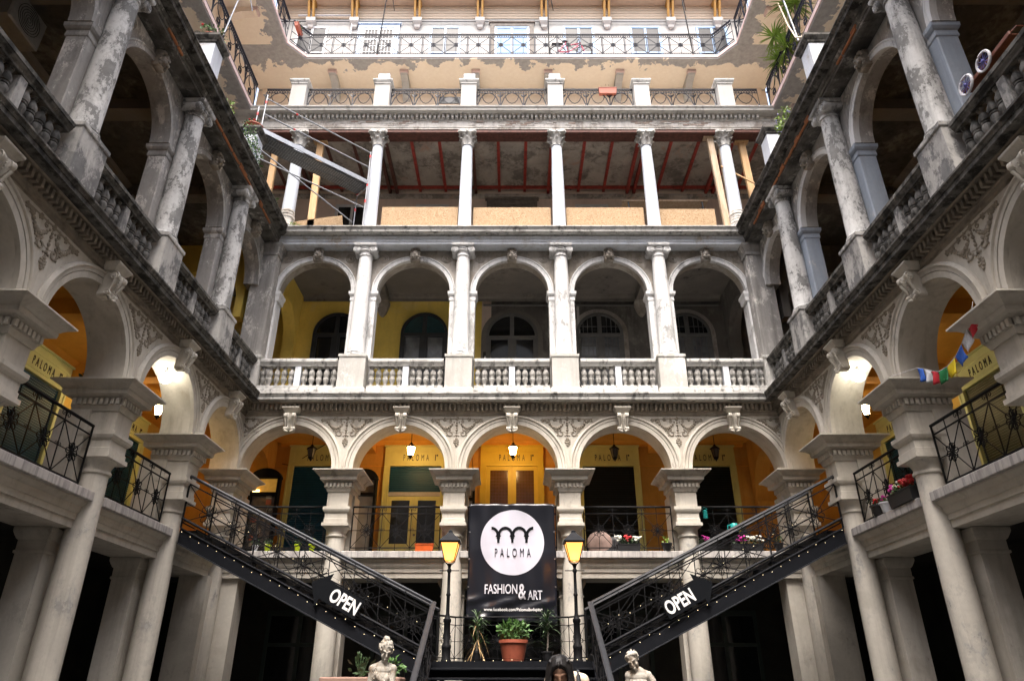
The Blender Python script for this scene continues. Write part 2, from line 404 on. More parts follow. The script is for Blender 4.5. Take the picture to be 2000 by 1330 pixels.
# ------------------------------------------------------------------ mesh helpers
class MB:
    """collects vertices and faces of ONE part"""
    def __init__(s):
        s.v = []; s.f = []
    def add(s, vs, fs):
        o = len(s.v)
        s.v += [tuple(p) for p in vs]
        s.f += [tuple(i + o for i in f) for f in fs]
        return s
    def box(s, x0, x1, y0, y1, z0, z1, ch=0.0):
        if ch <= 0:
            vs = [(x, y, z) for z in (z0, z1) for y in (y0, y1) for x in (x0, x1)]
            return s.add(vs, [(0, 2, 3, 1), (4, 5, 7, 6), (0, 1, 5, 4), (2, 6, 7, 3), (0, 4, 6, 2), (1, 3, 7, 5)])
        c = ch
        rings = []
        for z, d in ((z0, c), (z0 + c, 0), (z1 - c, 0), (z1, c)):
            rings.append([(x0 + c + d * 0, y0 + d, z), (x1 - c, y0 + d, z), (x1 - d, y0 + c, z), (x1 - d, y1 - c, z),
                          (x1 - c, y1 - d, z), (x0 + c, y1 - d, z), (x0 + d, y1 - c, z), (x0 + d, y0 + c, z)])
        return s.loft(rings)
    def loft(s, rings, closed=True, cap=True, loop=False):
        n = len(rings[0]); vs = [p for r in rings for p in r]; fs = []
        m = len(rings)
        for i in range(m if loop else m - 1):
            a, b = i * n, ((i + 1) % m) * n
            for j in range(n if closed else n - 1):
                k = (j + 1) % n
                fs.append((a + j, a + k, b + k, b + j))
        if cap and not loop:
            fs.append(tuple(range(n - 1, -1, -1)))
            fs.append(tuple((m - 1) * n + j for j in range(n)))
        return s.add(vs, fs)
    def stack(s, secs, cx=0, cy=0):
        """square mouldings: (half x, half y, z)"""
        return s.loft([[(cx - a, cy - b, z), (cx + a, cy - b, z), (cx + a, cy + b, z), (cx - a, cy + b, z)] for a, b, z in secs])
    def lathe(s, prof, cx=0, cy=0, seg=20, cap=True, cz=0):
        return s.loft([[(cx + r * cos(2 * pi * j / seg), cy + r * sin(2 * pi * j / seg), cz + z) for j in range(seg)] for r, z in prof], cap=cap)
    def prism_u(s, prof, u0, u1):
        """profile of (y, z) points run along x"""
        return s.loft([[(u, y, z) for y, z in prof] for u in (u0, u1)])
    def prism_v(s, prof, y0, y1):
        """outline of (x, z) points run along y"""
        return s.loft([[(x, y, z) for x, z in prof] for y in (y0, y1)])
    def prism_z(s, prof, z0, z1):
        return s.loft([[(x, y, z) for x, y in prof] for z in (z0, z1)])
    def cyl(s, p, q, r, seg=8, r2=None):
        return s.tube([p, q], r, seg, r2=r2)
    def tube(s, pts, r, seg=6, closed=False, r2=None):
        pts = [Vector(p) for p in pts]
        n = len(pts); rings = []
        for i, p in enumerate(pts):
            if closed:
                t = pts[(i + 1) % n] - pts[i - 1]
            else:
                t = pts[min(i + 1, n - 1)] - pts[max(i - 1, 0)]
            if t.length < 1e-9:
                t = Vector((0, 0, 1))
            t.normalize()
            a = Vector((0, 1, 0)) if abs(t.y) < 0.9 else Vector((1, 0, 0))
            e1 = t.cross(a).normalized(); e2 = t.cross(e1)
            rr = r if r2 is None else r + (r2 - r) * i / max(1, n - 1)
            if isinstance(rr, (list, tuple)):
                rr = rr[i]
            rings.append([p + e1 * (rr * cos(2 * pi * k / seg + pi / 4)) + e2 * (rr * sin(2 * pi * k / seg + pi / 4)) for k in range(seg)])
        return s.loft(rings, loop=closed)
    def ball(s, c, r, seg=8, rings=5, sx=1, sy=1, sz=1):
        pr = []
        for i in range(rings + 1):
            a = -pi / 2 + pi * i / rings
            pr.append((max(1e-4, cos(a)), sin(a)))
        return s.loft([[(c[0] + r * sx * q * cos(2 * pi * j / seg), c[1] + r * sy * q * sin(2 * pi * j / seg), c[2] + r * sz * z) for j in range(seg)] for q, z in pr])
    def arc(s, cu, zs, prof, a0=0.0, a1=pi, seg=28):
        """profile of (radius, y) swept round an arch centre in the x z plane"""
        rings = []
        for i in range(seg + 1):
            a = a0 + (a1 - a0) * i / seg
            rings.append([(cu - r * cos(a), y, zs + r * sin(a)) for r, y in prof])
        return s.loft(rings)
    def archwall(s, u0, u1, z0, z1, cu, zs, r, y0, y1, seg=28):
        """wall slab u0..u1, z0..z1 with a (stilted) round arch cut out of it"""
        pts = [(cu - r, z0)] + [(cu - r * cos(pi * i / seg), zs + r * sin(pi * i / seg)) for i in range(seg + 1)] + [(cu + r, z0)]
        for y, fl in ((y0, 0), (y1, 1)):
            vs = []; fs = []
            top = [(u0, z1)] + [(p[0], z1) for p in pts] + [(u1, z1)]
            low = [(u0, z0)] + pts + [(u1, z0)]
            for a, b in zip(low, top):
                vs += [(a[0], y, a[1]), (b[0], y, b[1])]
            for i in range(len(low) - 1):
                q = (2 * i, 2 * i + 2, 2 * i + 3, 2 * i + 1)
                if abs(low[i][0] - low[i + 1][0]) > 1e-6:
                    fs.append(q if not fl else q[::-1])
            s.add(vs, fs)
        vs = []; fs = []
        for p in pts:
            vs += [(p[0], y0, p[1]), (p[0], y1, p[1])]
        for i in range(len(pts) - 1):
            fs.append((2 * i, 2 * i + 1, 2 * i + 3, 2 * i + 2))
        s.add(vs, fs)
        s.add([(u0, y0, z0), (u0, y1, z0), (u0, y1, z1), (u0, y0, z1)], [(0, 1, 2, 3)])
        s.add([(u1, y0, z0), (u1, y1, z0), (u1, y1, z1), (u1, y0, z1)], [(3, 2, 1, 0)])
        s.add([(u0, y0, z1), (u1, y0, z1), (u1, y1, z1), (u0, y1, z1)], [(0, 1, 2, 3)])
        s.add([(u0, y0, z0), (cu - r, y0, z0), (cu - r, y1, z0), (u0, y1, z0)], [(3, 2, 1, 0)])
        s.add([(cu + r, y0, z0), (u1, y0, z0), (u1, y1, z0), (cu + r, y1, z0)], [(3, 2, 1, 0)])
        return s
    def mesh(s, name, mat, smooth=None):
        me = bpy.data.meshes.new(name)
        me.from_pydata(s.v, [], s.f)
        me.materials.append(M[mat])
        if smooth:
            for p in me.polygons:
                p.use_smooth = True
            me.set_sharp_from_angle(angle=radians(smooth))
        me.update()
        return me
    def obj(s, name, mat, parent=None, smooth=None, loc=(0, 0, 0), rot=(0, 0, 0)):
        return place(name, s.mesh(name, mat, smooth), parent, loc, rot)

def place(name, me, parent=None, loc=(0, 0, 0), rot=(0, 0, 0), scale=None):
    o = bpy.data.objects.new(name, me)
    COL.objects.link(o)
    o.parent = parent
    o.location = loc
    o.rotation_euler = rot
    if scale:
        o.scale = scale
    return o

def tag(o, label, cat, group=None):
    o['label'] = label
    o['category'] = cat
    if group:
        o['group'] = group
    return o

def thing(name, label, cat, loc=(0, 0, 0), rz=0, group=None):
    return tag(place(name, None, None, loc, (0, 0, rz)), label, cat, group)

def text_mesh(txt, size, mat, xs=1.0, spacing=1.0, offset=0.0, thick=0.006, align='CENTER', shear=0):
    """lettering as a thin solid in the x z plane, facing -y"""
    cu = bpy.data.curves.new('lettering', 'FONT')
    cu.body = txt
    cu.size = size
    cu.space_character = spacing
    cu.offset = offset
    cu.align_x = align
    cu.align_y = 'CENTER'
    cu.extrude = thick
    cu.resolution_u = 4
    cu.shear = shear
    t = bpy.data.objects.new('lettering', cu)
    COL.objects.link(t)
    dg = bpy.context.evaluated_depsgraph_get()
    me = bpy.data.meshes.new_from_object(t.evaluated_get(dg))
    bpy.data.objects.remove(t)
    for v in me.vertices:
        x, y, z = v.co
        v.co = (x * xs, -z, y)
    me.materials.clear()
    me.materials.append(M[mat])
    return me

# ------------------------------------------------------------------ shared pieces
def baluster_mesh(mat):
    p = [(0.075, 0), (0.075, 0.03), (0.05, 0.045), (0.042, 0.07), (0.06, 0.12), (0.082, 0.18), (0.088, 0.225), (0.075, 0.265),
         (0.06, 0.285), (0.078, 0.295), (0.078, 0.315), (0.062, 0.325), (0.062, 0.335), (0.082, 0.345), (0.085, 0.365), (0.09, 0.4),
         (0.082, 0.44), (0.06, 0.49), (0.045, 0.525), (0.045, 0.54), (0.06, 0.555), (0.06, 0.575), (0.072, 0.58), (0.072, 0.6)]
    return MB().lathe(p, seg=12).mesh('baluster', mat, 50)
BALUSTER = {k: baluster_mesh(k) for k in ('baluster_stone', 'baluster_dark')}

def dentil_mesh(mat, w=0.062, d=0.13, h=0.16):
    return MB().box(-w / 2, w / 2, -d, 0.01, 0, h, 0.006).mesh('dentil', mat)
DENTIL = dentil_mesh('cornice_tan')
DENTIL_SIDE = dentil_mesh('grimy_bed')
DENTIL_TOP = dentil_mesh('light_stone', 0.08, 0.13, 0.15)

def rosette_mesh(mat='iron_black', R=0.17):
    b = MB()
    b.ball((0, 0, 0), 0.04, 8, 4, sy=0.6)
    for k in range(8):
        a = 2 * pi * k / 8
        ca, sa = cos(a), sin(a)
        pts = []
        for t in range(9):
            q = 2 * pi * t / 9
            rr = R * 0.62 + R * 0.36 * cos(q)
            tt = R * 0.26 * sin(q)
            pts.append((ca * rr - sa * tt, -0.012 * (k % 2), sa * rr + ca * tt))
        b.tube(pts, 0.009, 4, closed=True)
        b.tube([(ca * 0.03, 0, sa * 0.03), (ca * R * 0.32, 0, sa * R * 0.32)], 0.008, 4)
    return b.mesh('rosette', mat)
ROSETTE = rosette_mesh()
ROSETTE_BIG = rosette_mesh(R=0.21)

def spiral(cx, cz, r0, r1, turns, a0, y=0, n=14, sgn=1):
    out = []
    for i in range(n + 1):
        t = i / n
        a = a0 + sgn * 2 * pi * turns * t
        r = r0 + (r1 - r0) * t
        out.append((cx + r * cos(a), y, cz + r * sin(a)))
    return out

def finial_mesh(mat='iron_black', s=1.0):
    """paired scrolls of wrought iron"""
    b = MB()
    for sg in (-1, 1):
        b.tube([(0, 0, -0.06 * s)] + [(sg * p[0] * s, 0, p[2] * s) for p in spiral(0.07, 0.02, 0.055, 0.012, 1.3, pi, sgn=-1)], 0.007 * s, 4)
    b.tube([(0, 0, -0.07 * s), (0, 0, 0.075 * s)], 0.009 * s, 4)
    b.ball((0, 0, 0.0), 0.018 * s, 6, 4)
    return b.mesh('scroll', mat)
FINIAL = finial_mesh()

def railing(parent, org, d, L, ncell, slope=0.0, h=1.16, mat='iron_black', name='railing', rot=0.0, posts=True, ros=None, label=None, z0=0.0, scrolls=True, thick=1.0, railmat=None):
    """wrought iron railing of star cells with rosettes at the crossings"""
    org = Vector(org); d = Vector(d).normalized()
    def P(t, z, off=0.0):
        return org + d * t + Vector((0, 0, slope * t + z))
    b = MB()
    zt, z2, zb = h, h - 0.17, 0.12
    zm = (z2 + zb) / 2
    k = thick
    for z, r in ((z2, 0.012), (zm, 0.007), (zb, 0.013)):
        b.tube([P(0, z), P(L, z)], r * k, 4)
    if posts:
        for t in (0.0, L):
            b.tube([P(t, z0), P(t, zt)], 0.014 * k, 4)
    cw = L / ncell
    for i in range(ncell):
        a, c = i * cw, (i + 1) * cw
        b.tube([P(a, z2), P(c, zb)], 0.007 * k, 4)
        b.tube([P(a, zb), P(c, z2)], 0.007 * k, 4)
        m_ = (a + c) / 2
        b.tube([P(m_, z0), P(m_, zt)], 0.007 * k, 4)
        if i:
            b.tube([P(a, z0), P(a, z2)], 0.008 * k, 4)
    o = b.obj(name, mat, parent)
    hr = MB().tube([P(-0.01, zt), P(L + 0.01, zt)], 0.021 * k, 6).obj('handrail', railmat or mat, o)
    for i in range(ncell):
        m_ = (i + 0.5) * cw
        place('rosette', ros or ROSETTE, o, P(m_, zm), (0, 0, rot))
        if scrolls:
            if i:
                place('scroll', FINIAL, o, P(i * cw, z2 + 0.085), (0, 0, rot))
                place('scroll', FINIAL, o, P(i * cw, zm), (0, 0, rot), (0.75, 0.75, 0.75))
            if i:
                place('scroll', FINIAL, o, P(i * cw, zb - 0.05), (pi, 0, rot), (0.8, 0.8, 0.6))
    if label:
        o['label'] = label
    return o

def lattice_railing(parent, org, d, L, ncell, h=1.0, mat='iron_blue', style='cross', name='balcony_railing'):
    org = Vector(org); d = Vector(d).normalized()
    def P(t, z):
        return org + d * t + Vector((0, 0, z))
    b = MB()
    for z, r in ((h, 0.032), (h - 0.07, 0.012), (h - 0.16, 0.018), (0.16, 0.018), (0.05, 0.013)):
        b.tube([P(0, z), P(L, z)], r, 4)
    cw = L / ncell
    z2, zb = h - 0.16, 0.16
    zm = (z2 + zb) / 2
    n = int(L / 0.09)
    for i in range(n + 1):
        t = L * i / n
        b.tube([P(t, 0), P(t, zb)], 0.0134, 3)
        if i < n:
            b.tube([P(t, h - 0.15), P(t + L / n / 2, h - 0.02), P(t + L / n, h - 0.15)], 0.0134, 3)
    for i in range(ncell):
        a, c = i * cw, (i + 1) * cw
        m_ = (a + c) / 2
        if style == 'cross':
            b.tube([P(a, z2), P(c, zb)], 0.0186, 3)
            b.tube([P(a, zb), P(c, z2)], 0.0186, 3)
            b.tube([P(a, zm), P(c, zm)], 0.0158, 3)
            b.tube([P(m_, zb), P(m_, z2)], 0.0134, 3)
            b.tube([P(a, 0), P(a, z2 + 0.08)], 0.0265, 3)
            b.tube([P(a + 0.05, 0), P(a + 0.05, z2)], 0.0158, 3)
            for q in (-0.07, 0.07):
                b.tube([P(m_ + q, zm - 0.05), P(m_ + q, zm + 0.05)], 0.0317, 3)
                b.tube([P(m_ - 0.05, zm + q), P(m_ + 0.05, zm + q)], 0.0317, 3)
        else:
            r = cw * 0.5
            for q in range(8):
                t0, t1 = pi * q / 8, pi * (q + 1) / 8
                zz = (z2 - zb)
                b.tube([P(m_ - r * cos(t0), zb + zz * sin(t0)), P(m_ - r * cos(t1), zb + zz * sin(t1))], 0.0212, 3)
            for q in range(8):
                t0, t1 = pi * q / 8, pi * (q + 1) / 8
                b.tube([P(m_ - r * 0.6 * cos(t0), z2 - zz * 0.55 * sin(t0)), P(m_ - r * 0.6 * cos(t1), z2 - zz * 0.55 * sin(t1))], 0.0158, 3)
            b.tube([P(a, 0), P(a, z2)], 0.0236, 3)
            for q in (-0.08, 0.08):
                b.tube([P(m_ + q, zb + 0.12), P(m_ + q, zb + 0.28)], 0.0317, 3)
                b.tube([P(m_ - 0.07, zb + 0.2 + q), P(m_ + 0.07, zb + 0.2 + q)], 0.0317, 3)
            b.tube([P(a, z2 - 0.2), P(a + 0.1, z2 - 0.08)], 0.0317, 3)
            b.tube([P(a, z2 - 0.2), P(a - 0.1, z2 - 0.08)], 0.0317, 3)
    b.tube([P(L, 0), P(L, h)], 0.012, 4)
    return b.obj(name, mat, parent)

def spandrel_mesh():
    b = MB(); rnd = random.Random(3)
    def lump(x, z, r, sy=0.8):
        b.ball((x, 0, z), r, 6, 4, sy=sy)
    def flower(x, z, r):
        lump(x, z, r * 0.5, 1.0)
        for k in range(5):
            a = 2 * pi * k / 5 + rnd.random()
            lump(x + r * 0.75 * cos(a), z + r * 0.75 * sin(a), r * 0.48)
    for i in range(-4, 5):
        flower(i * 0.165, 0.78 - 0.012 * abs(i), 0.05 if i % 2 == 0 else 0.032)
        if i % 2:
            b.tube([(p[0], 0, p[2]) for p in spiral(i * 0.165, 0.70, 0.05, 0.012, 1.2, pi / 2, n=9)], 0.012, 4)
    for sg in (-1, 1):
        for t in range(11):
            q = t / 10
            x = sg * (0.07 + 0.5 * q)
            z = 0.68 - 0.2 * sin(pi * min(1, q * 1.05)) ** 1.0 + 0.05 * q
            lump(x, z, 0.026 + 0.022 * sin(pi * q) + rnd.uniform(-.006, .006), 0.8)
            if t % 2:
                lump(x + rnd.uniform(-.03, .03), z - 0.035, 0.018)
        flower(sg * 0.30, 0.47, 0.06)
        flower(sg * 0.56, 0.70, 0.045)
        b.tube([(sg * (p[0]), 0, p[2]) for p in spiral(0.17, 0.36, 0.10, 0.03, 1.1, pi * 0.5, n=12, sgn=-1)], 0.02, 5)
        for t in range(4):
            a = pi * 0.5 - t * 0.7
            lump(sg * (0.17 + 0.11 * cos(a)), 0.36 + 0.11 * sin(a), 0.022)
    for t in range(7):
        lump(0, 0.66 - t * 0.07, 0.026 + 0.012 * (t % 2), 0.8)
    for sg in (-1, 1):
        b.tube([(0, 0.01, 0.36), (sg * 0.12, 0.01, 0.40), (sg * 0.30, 0.01, 0.46), (sg * 0.56, 0.01, 0.69), (sg * 0.66, 0.01, 0.76)], 0.012, 4)
    b.tube([(-0.68, 0.012, 0.76), (0, 0.012, 0.78), (0.68, 0.012, 0.76)], 0.02, 4)
    b.tube([(0, 0.01, 0.78), (0, 0.01, 0.02)], 0.014, 4)
    flower(0, 0.10, 0.07)
    lump(0, 0.02, 0.035)
    lump(0, 0.2, 0.045, 0.8)
    for sg in (-1, 1):
        lump(sg * 0.05, 0.16, 0.03)
        lump(sg * 0.06, 0.29, 0.025)
    return b.mesh('spandrel_ornament', 'ornament_tan', 60)
SPANDREL = spandrel_mesh()

def keystone_mesh():
    b = MB()
    secs = [(0.07, 0.10, 0.0), (0.10, 0.15, 0.03), (0.105, 0.17, 0.07), (0.085, 0.13, 0.13), (0.09, 0.15, 0.2), (0.115, 0.21, 0.30), (0.13, 0.25, 0.40), (0.125, 0.24, 0.46), (0.11, 0.18, 0.5)]
    rings = []
    for hw, d, z in secs:
        rings.append([(-hw, 0.06, z), (-hw, -d * 0.72, z), (-hw * 0.75, -d * 1.05, z), (-hw * 0.38, -d * 0.95, z), (-hw * 0.16, -d * 0.72, z), (0, -d * 0.95, z),
                      (hw * 0.16, -d * 0.72, z), (hw * 0.38, -d * 0.95, z), (hw * 0.75, -d * 1.05, z), (hw, -d * 0.72, z), (hw, 0.06, z)])
    b.loft(rings)
    for sg in (-1, 1):
        for (y, z, r) in ((-0.20, 0.40, 0.085), (-0.14, 0.055, 0.055)):
            b.loft([[(sg * (0.11 + dx), y + r * k * cos(2 * pi * q / 14), z + r * k * sin(2 * pi * q / 14)) for q in range(14)] for dx, k in ((-0.05, 0.8), (0.03, 1.0), (0.045, 0.85), (0.03, 0.55), (0.05, 0.4))])
        b.tube([(sg * 0.13, -0.235, 0.32), (sg * 0.115, -0.19, 0.22), (sg * 0.105, -0.15, 0.12)], 0.03, 8, r2=0.022)
        for k in range(3):
            b.ball((sg * (0.05 + 0.03 * k), -0.16, -0.02 + 0.012 * k), 0.03, 6, 4)
    for i in range(6):
        b.ball((0, -0.17 - 0.012 * i, 0.12 + 0.05 * i), 0.016, 6, 4)
    b.stack([(0.16, 0.20, 0.5), (0.185, 0.23, 0.535), (0.19, 0.24, 0.55), (0.225, 0.29, 0.60), (0.23, 0.30, 0.61), (0.23, 0.30, 0.645)], 0, 0.02)
    return b.mesh('keystone', 'cream_render', 50)
KEYSTONE = keystone_mesh()

def mask_mesh():
    b = MB(); rnd = random.Random(5)
    b.box(-0.14, 0.14, -0.10, 0.06, 0.0, 0.44, 0.015)
    b.ball((0, -0.13, 0.20), 0.11, 10, 7, sy=0.8, sz=1.2)
    b.ball((0, -0.23, 0.19), 0.035, 6, 4)
    for sg in (-1, 1):
        b.ball((sg * 0.055, -0.19, 0.12), 0.045, 8, 5)
        b.ball((sg * 0.05, -0.2, 0.26), 0.03, 6, 4)
        for k in range(5):
            b.ball((sg * (0.11 + 0.02 * (k % 2)), -0.11, 0.06 + 0.075 * k), 0.042, 6, 4)
    for k in range(5):
        b.ball((-0.1 + 0.05 * k, -0.13, 0.37 + 0.02 * (k % 2)), 0.045, 6, 4)
    return b.mesh('mask_keystone', 'arch_dirty', 60)
MASK = mask_mesh()

def ionic_mesh(mat):
    b = MB()
    b.lathe([(0.20, 0.0), (0.225, 0.01), (0.225, 0.035), (0.205, 0.045), (0.205, 0.12), (0.235, 0.14), (0.26, 0.18), (0.25, 0.2)], seg=20)
    b.box(-0.24, 0.24, -0.22, 0.22, 0.19, 0.28, 0.01)
    for sg in (-1, 1):
        cx, cz = sg * 0.255, 0.205
        b.loft([[(cx + 0.118 * k * cos(2 * pi * j / 18), y, cz + 0.118 * k * sin(2 * pi * j / 18)) for j in range(18)] for y, k in ((-0.235, 0.9), (-0.215, 1.0), (-0.12, 0.8), (0.12, 0.8), (0.215, 1.0), (0.235, 0.9))])
        for y in (-0.243, 0.243):
            b.tube(spiral(cx, cz, 0.10, 0.02, 1.8, pi / 2, y=y, n=24, sgn=sg), 0.017, 5)
            b.ball((cx, y, cz), 0.026, 8, 4)
    b.stack([(0.30, 0.27, 0.30), (0.325, 0.295, 0.325), (0.335, 0.305, 0.36), (0.335, 0.305, 0.40)])
    for k in range(5):
        b.ball((-0.08 + 0.04 * k, -0.235, 0.245 + 0.01 * (2 - abs(k - 2))), 0.026, 6, 4)
    return b.mesh('capital', mat, 50)
IONIC = {m: ionic_mesh(m) for m in ('white_peel', 'side_peel')}

def corinthian_mesh():
    b = MB()
    b.lathe([(0.165, 0), (0.20, 0.01), (0.20, 0.04), (0.175, 0.055), (0.175, 0.2), (0.20, 0.38), (0.255, 0.47)], seg=16)
    for row, (z0, ln, n, ph) in enumerate(((0.06, 0.2, 8, 0), (0.2, 0.2, 8, pi / 8), (0.3, 0.18, 4, pi / 4))):
        for k in range(n):
            a = 2 * pi * k / n + ph
            ca, sa = cos(a), sin(a)
            w = 0.07
            rings = []
            for t, rr, zz, ww in ((0, 0.175, 0, 0.8), (0.4, 0.195, 0.45, 1.0), (0.75, 0.235, 0.85, 0.9), (1, 0.285 if row < 2 else 0.35, 1.0, 0.6), (1.05, 0.30 if row < 2 else 0.37, 0.88, 0.3)):
                r_ = rr; z_ = z0 + ln * zz
                rings.append([(ca * (r_ + dx) - sa * w * ww * q, sa * (r_ + dx) + ca * w * ww * q, z_) for q, dx in ((-1, -0.01), (-0.5, 0.012), (0, 0.02), (0.5, 0.012), (1, -0.01), (0, -0.02))])
            b.loft(rings)
    ab = []
    for k in range(4):
        a = pi / 4 + k * pi / 2
        ab += [(0.40 * cos(a - 0.12), 0.40 * sin(a - 0.12)), (0.40 * cos(a + 0.12), 0.40 * sin(a + 0.12)), (0.255 * cos(a + pi / 4), 0.255 * sin(a + pi / 4))]
    b.prism_z(ab, 0.47, 0.56)
    for k in range(4):
        b.ball((0.27 * cos(k * pi / 2), 0.27 * sin(k * pi / 2), 0.5), 0.05, 6, 4)
    return b.mesh('capital', 'weathered_stone', 45)
CORINTHIAN = corinthian_mesh()

# ------------------------------------------------------------------ ground
g = MB().box(-60, 60, -60, 80, -0.3, 0.0).obj('courtyard_ground', 'pavement')
g['kind'] = 'structure'

# ------------------------------------------------------------------ the arcaded wings
DEPTH = 3.1
F1, F2, F3, F4, F5 = 4.55, 8.68, 14.17, 19.05, 23.86

COLUMN_L0 = MB().lathe([(0.36, 0), (0.36, 0.25), (0.30, 0.28), (0.31, 0.36), (0.262, 0.42), (0.255, 1.6), (0.25, 3.0), (0.225, 4.86), (0.225, 4.90), (0.255, 4.91), (0.262, 4.935), (0.255, 4.96),
                        (0.235, 4.965), (0.235, 5.02), (0.25, 5.06), (0.285, 5.12), (0.305, 5.15)], seg=28).mesh('column', 'cream_column', 40)
BANDS = MB().stack([(0.31, 0.31, 5.145), (0.34, 0.34, 5.16), (0.34, 0.34, 5.235), (0.30, 0.30, 5.245), (0.30, 0.30, 5.335), (0.285, 0.285, 5.345), (0.285, 0.285, 5.48),
                    (0.30, 0.30, 5.49), (0.325, 0.325, 5.52), (0.345, 0.345, 5.57), (0.345, 0.345, 5.64), (0.275, 0.275, 5.65), (0.275, 0.275, 6.06)]).mesh('banded_block', 'cream_render')
_b = MB()
_b.loft([[(-a, 0.13 - a - 0.13, z), (a, 0.13 - a - 0.13, z), (a, 0.13 + a + 0.13, z), (-a, 0.13 + a + 0.13, z)] for a, z in
         ((0.30, 6.03), (0.31, 6.06), (0.33, 6.12), (0.33, 6.26), (0.37, 6.28), (0.39, 6.30), (0.47, 6.31), (0.48, 6.385), (0.47, 6.395), (0.485, 6.41), (0.51, 6.44), (0.56, 6.48), (0.635, 6.515), (0.645, 6.525), (0.645, 6.55))])
CAPITAL_L1 = _b.mesh('capital', 'cream_render')
CAPITAL_L1W = CAPITAL_L1.copy(); CAPITAL_L1W.materials.clear(); CAPITAL_L1W.materials.append(M['cream_worn'])
_b = MB()
for i in range(7):
    x = -0.3 + 0.1 * i
    _b.box(x - 0.03, x + 0.03, -0.385, -0.30, 6.14, 6.25)
for i in range(9):
    y = -0.28 + 0.1 * i
    for sg in (-1, 1):
        _b.box(min(sg * 0.3, sg * 0.385), max(sg * 0.3, sg * 0.385), y - 0.03, y + 0.03, 6.14, 6.25)
CAPDENT = _b.mesh('dentil_band', 'cream_render')
JAMB = MB().box(-0.33, 0.33, 0.2, 0.78, 4.57, 6.05).mesh('jamb', 'cream_render')
_b = MB()
_b.box(-0.29, 0.29, 0.34, 0.82, 0, 3.55)
_b.loft([[(-a, 0.34 - (a - 0.29), z), (a, 0.34 - (a - 0.29), z), (a, 0.82 + a - 0.29, z), (-a, 0.82 + a - 0.29, z)] for a, z in ((0.300, 3.5), (0.315, 3.51), (0.315, 3.55), (0.295, 3.56), (0.295, 3.72), (0.320, 3.74), (0.350, 3.80), (0.375, 3.86), (0.375, 3.92), (0.290, 3.93))])
PILASTER_L0 = _b.mesh('pilaster', 'cream_render')

def pier_ground(W, u, worn=False):
    c = place('column', COLUMN_L0, W, (u, 0, 0))
    place('banded_block', BANDS, c)
    k = place('capital', CAPITAL_L1W if worn else CAPITAL_L1, c)
    place('dentil_band', CAPDENT, c)
    place('pilaster', PILASTER_L0, W, (u, 0, 0))
    place('jamb', JAMB, W, (u, 0, 0))

def pedestal_mesh(mat):
    b = MB()
    b.stack([(0.44, 0.36, 8.685), (0.44, 0.36, 8.86), (0.42, 0.34, 8.875), (0.40, 0.32, 8.90), (0.375, 0.30, 8.91), (0.375, 0.30, 9.82), (0.39, 0.315, 9.83), (0.40, 0.325, 9.85), (0.40, 0.325, 9.92)], 0, -0.1)
    return b.mesh('pedestal', mat)
PED = {m: pedestal_mesh(m) for m in ('pedestal_grey', 'side_pedestal')}

def column2_mesh(mat):
    p = [(0.30, 9.925), (0.315, 9.95), (0.30, 9.985), (0.265, 9.995), (0.265, 10.01), (0.28, 10.025), (0.28, 10.05), (0.255, 10.07), (0.245, 10.1), (0.24, 10.9)]
    for i in range(1, 9):
        t = i / 8
        p.append((0.24 - 0.042 * t ** 1.4, 10.9 + 2.4 * t))
    return MB().lathe(p, 0, -0.1, 28).mesh('column', mat, 40)
COL2 = {m: column2_mesh(m) for m in ('white_peel', 'side_peel')}

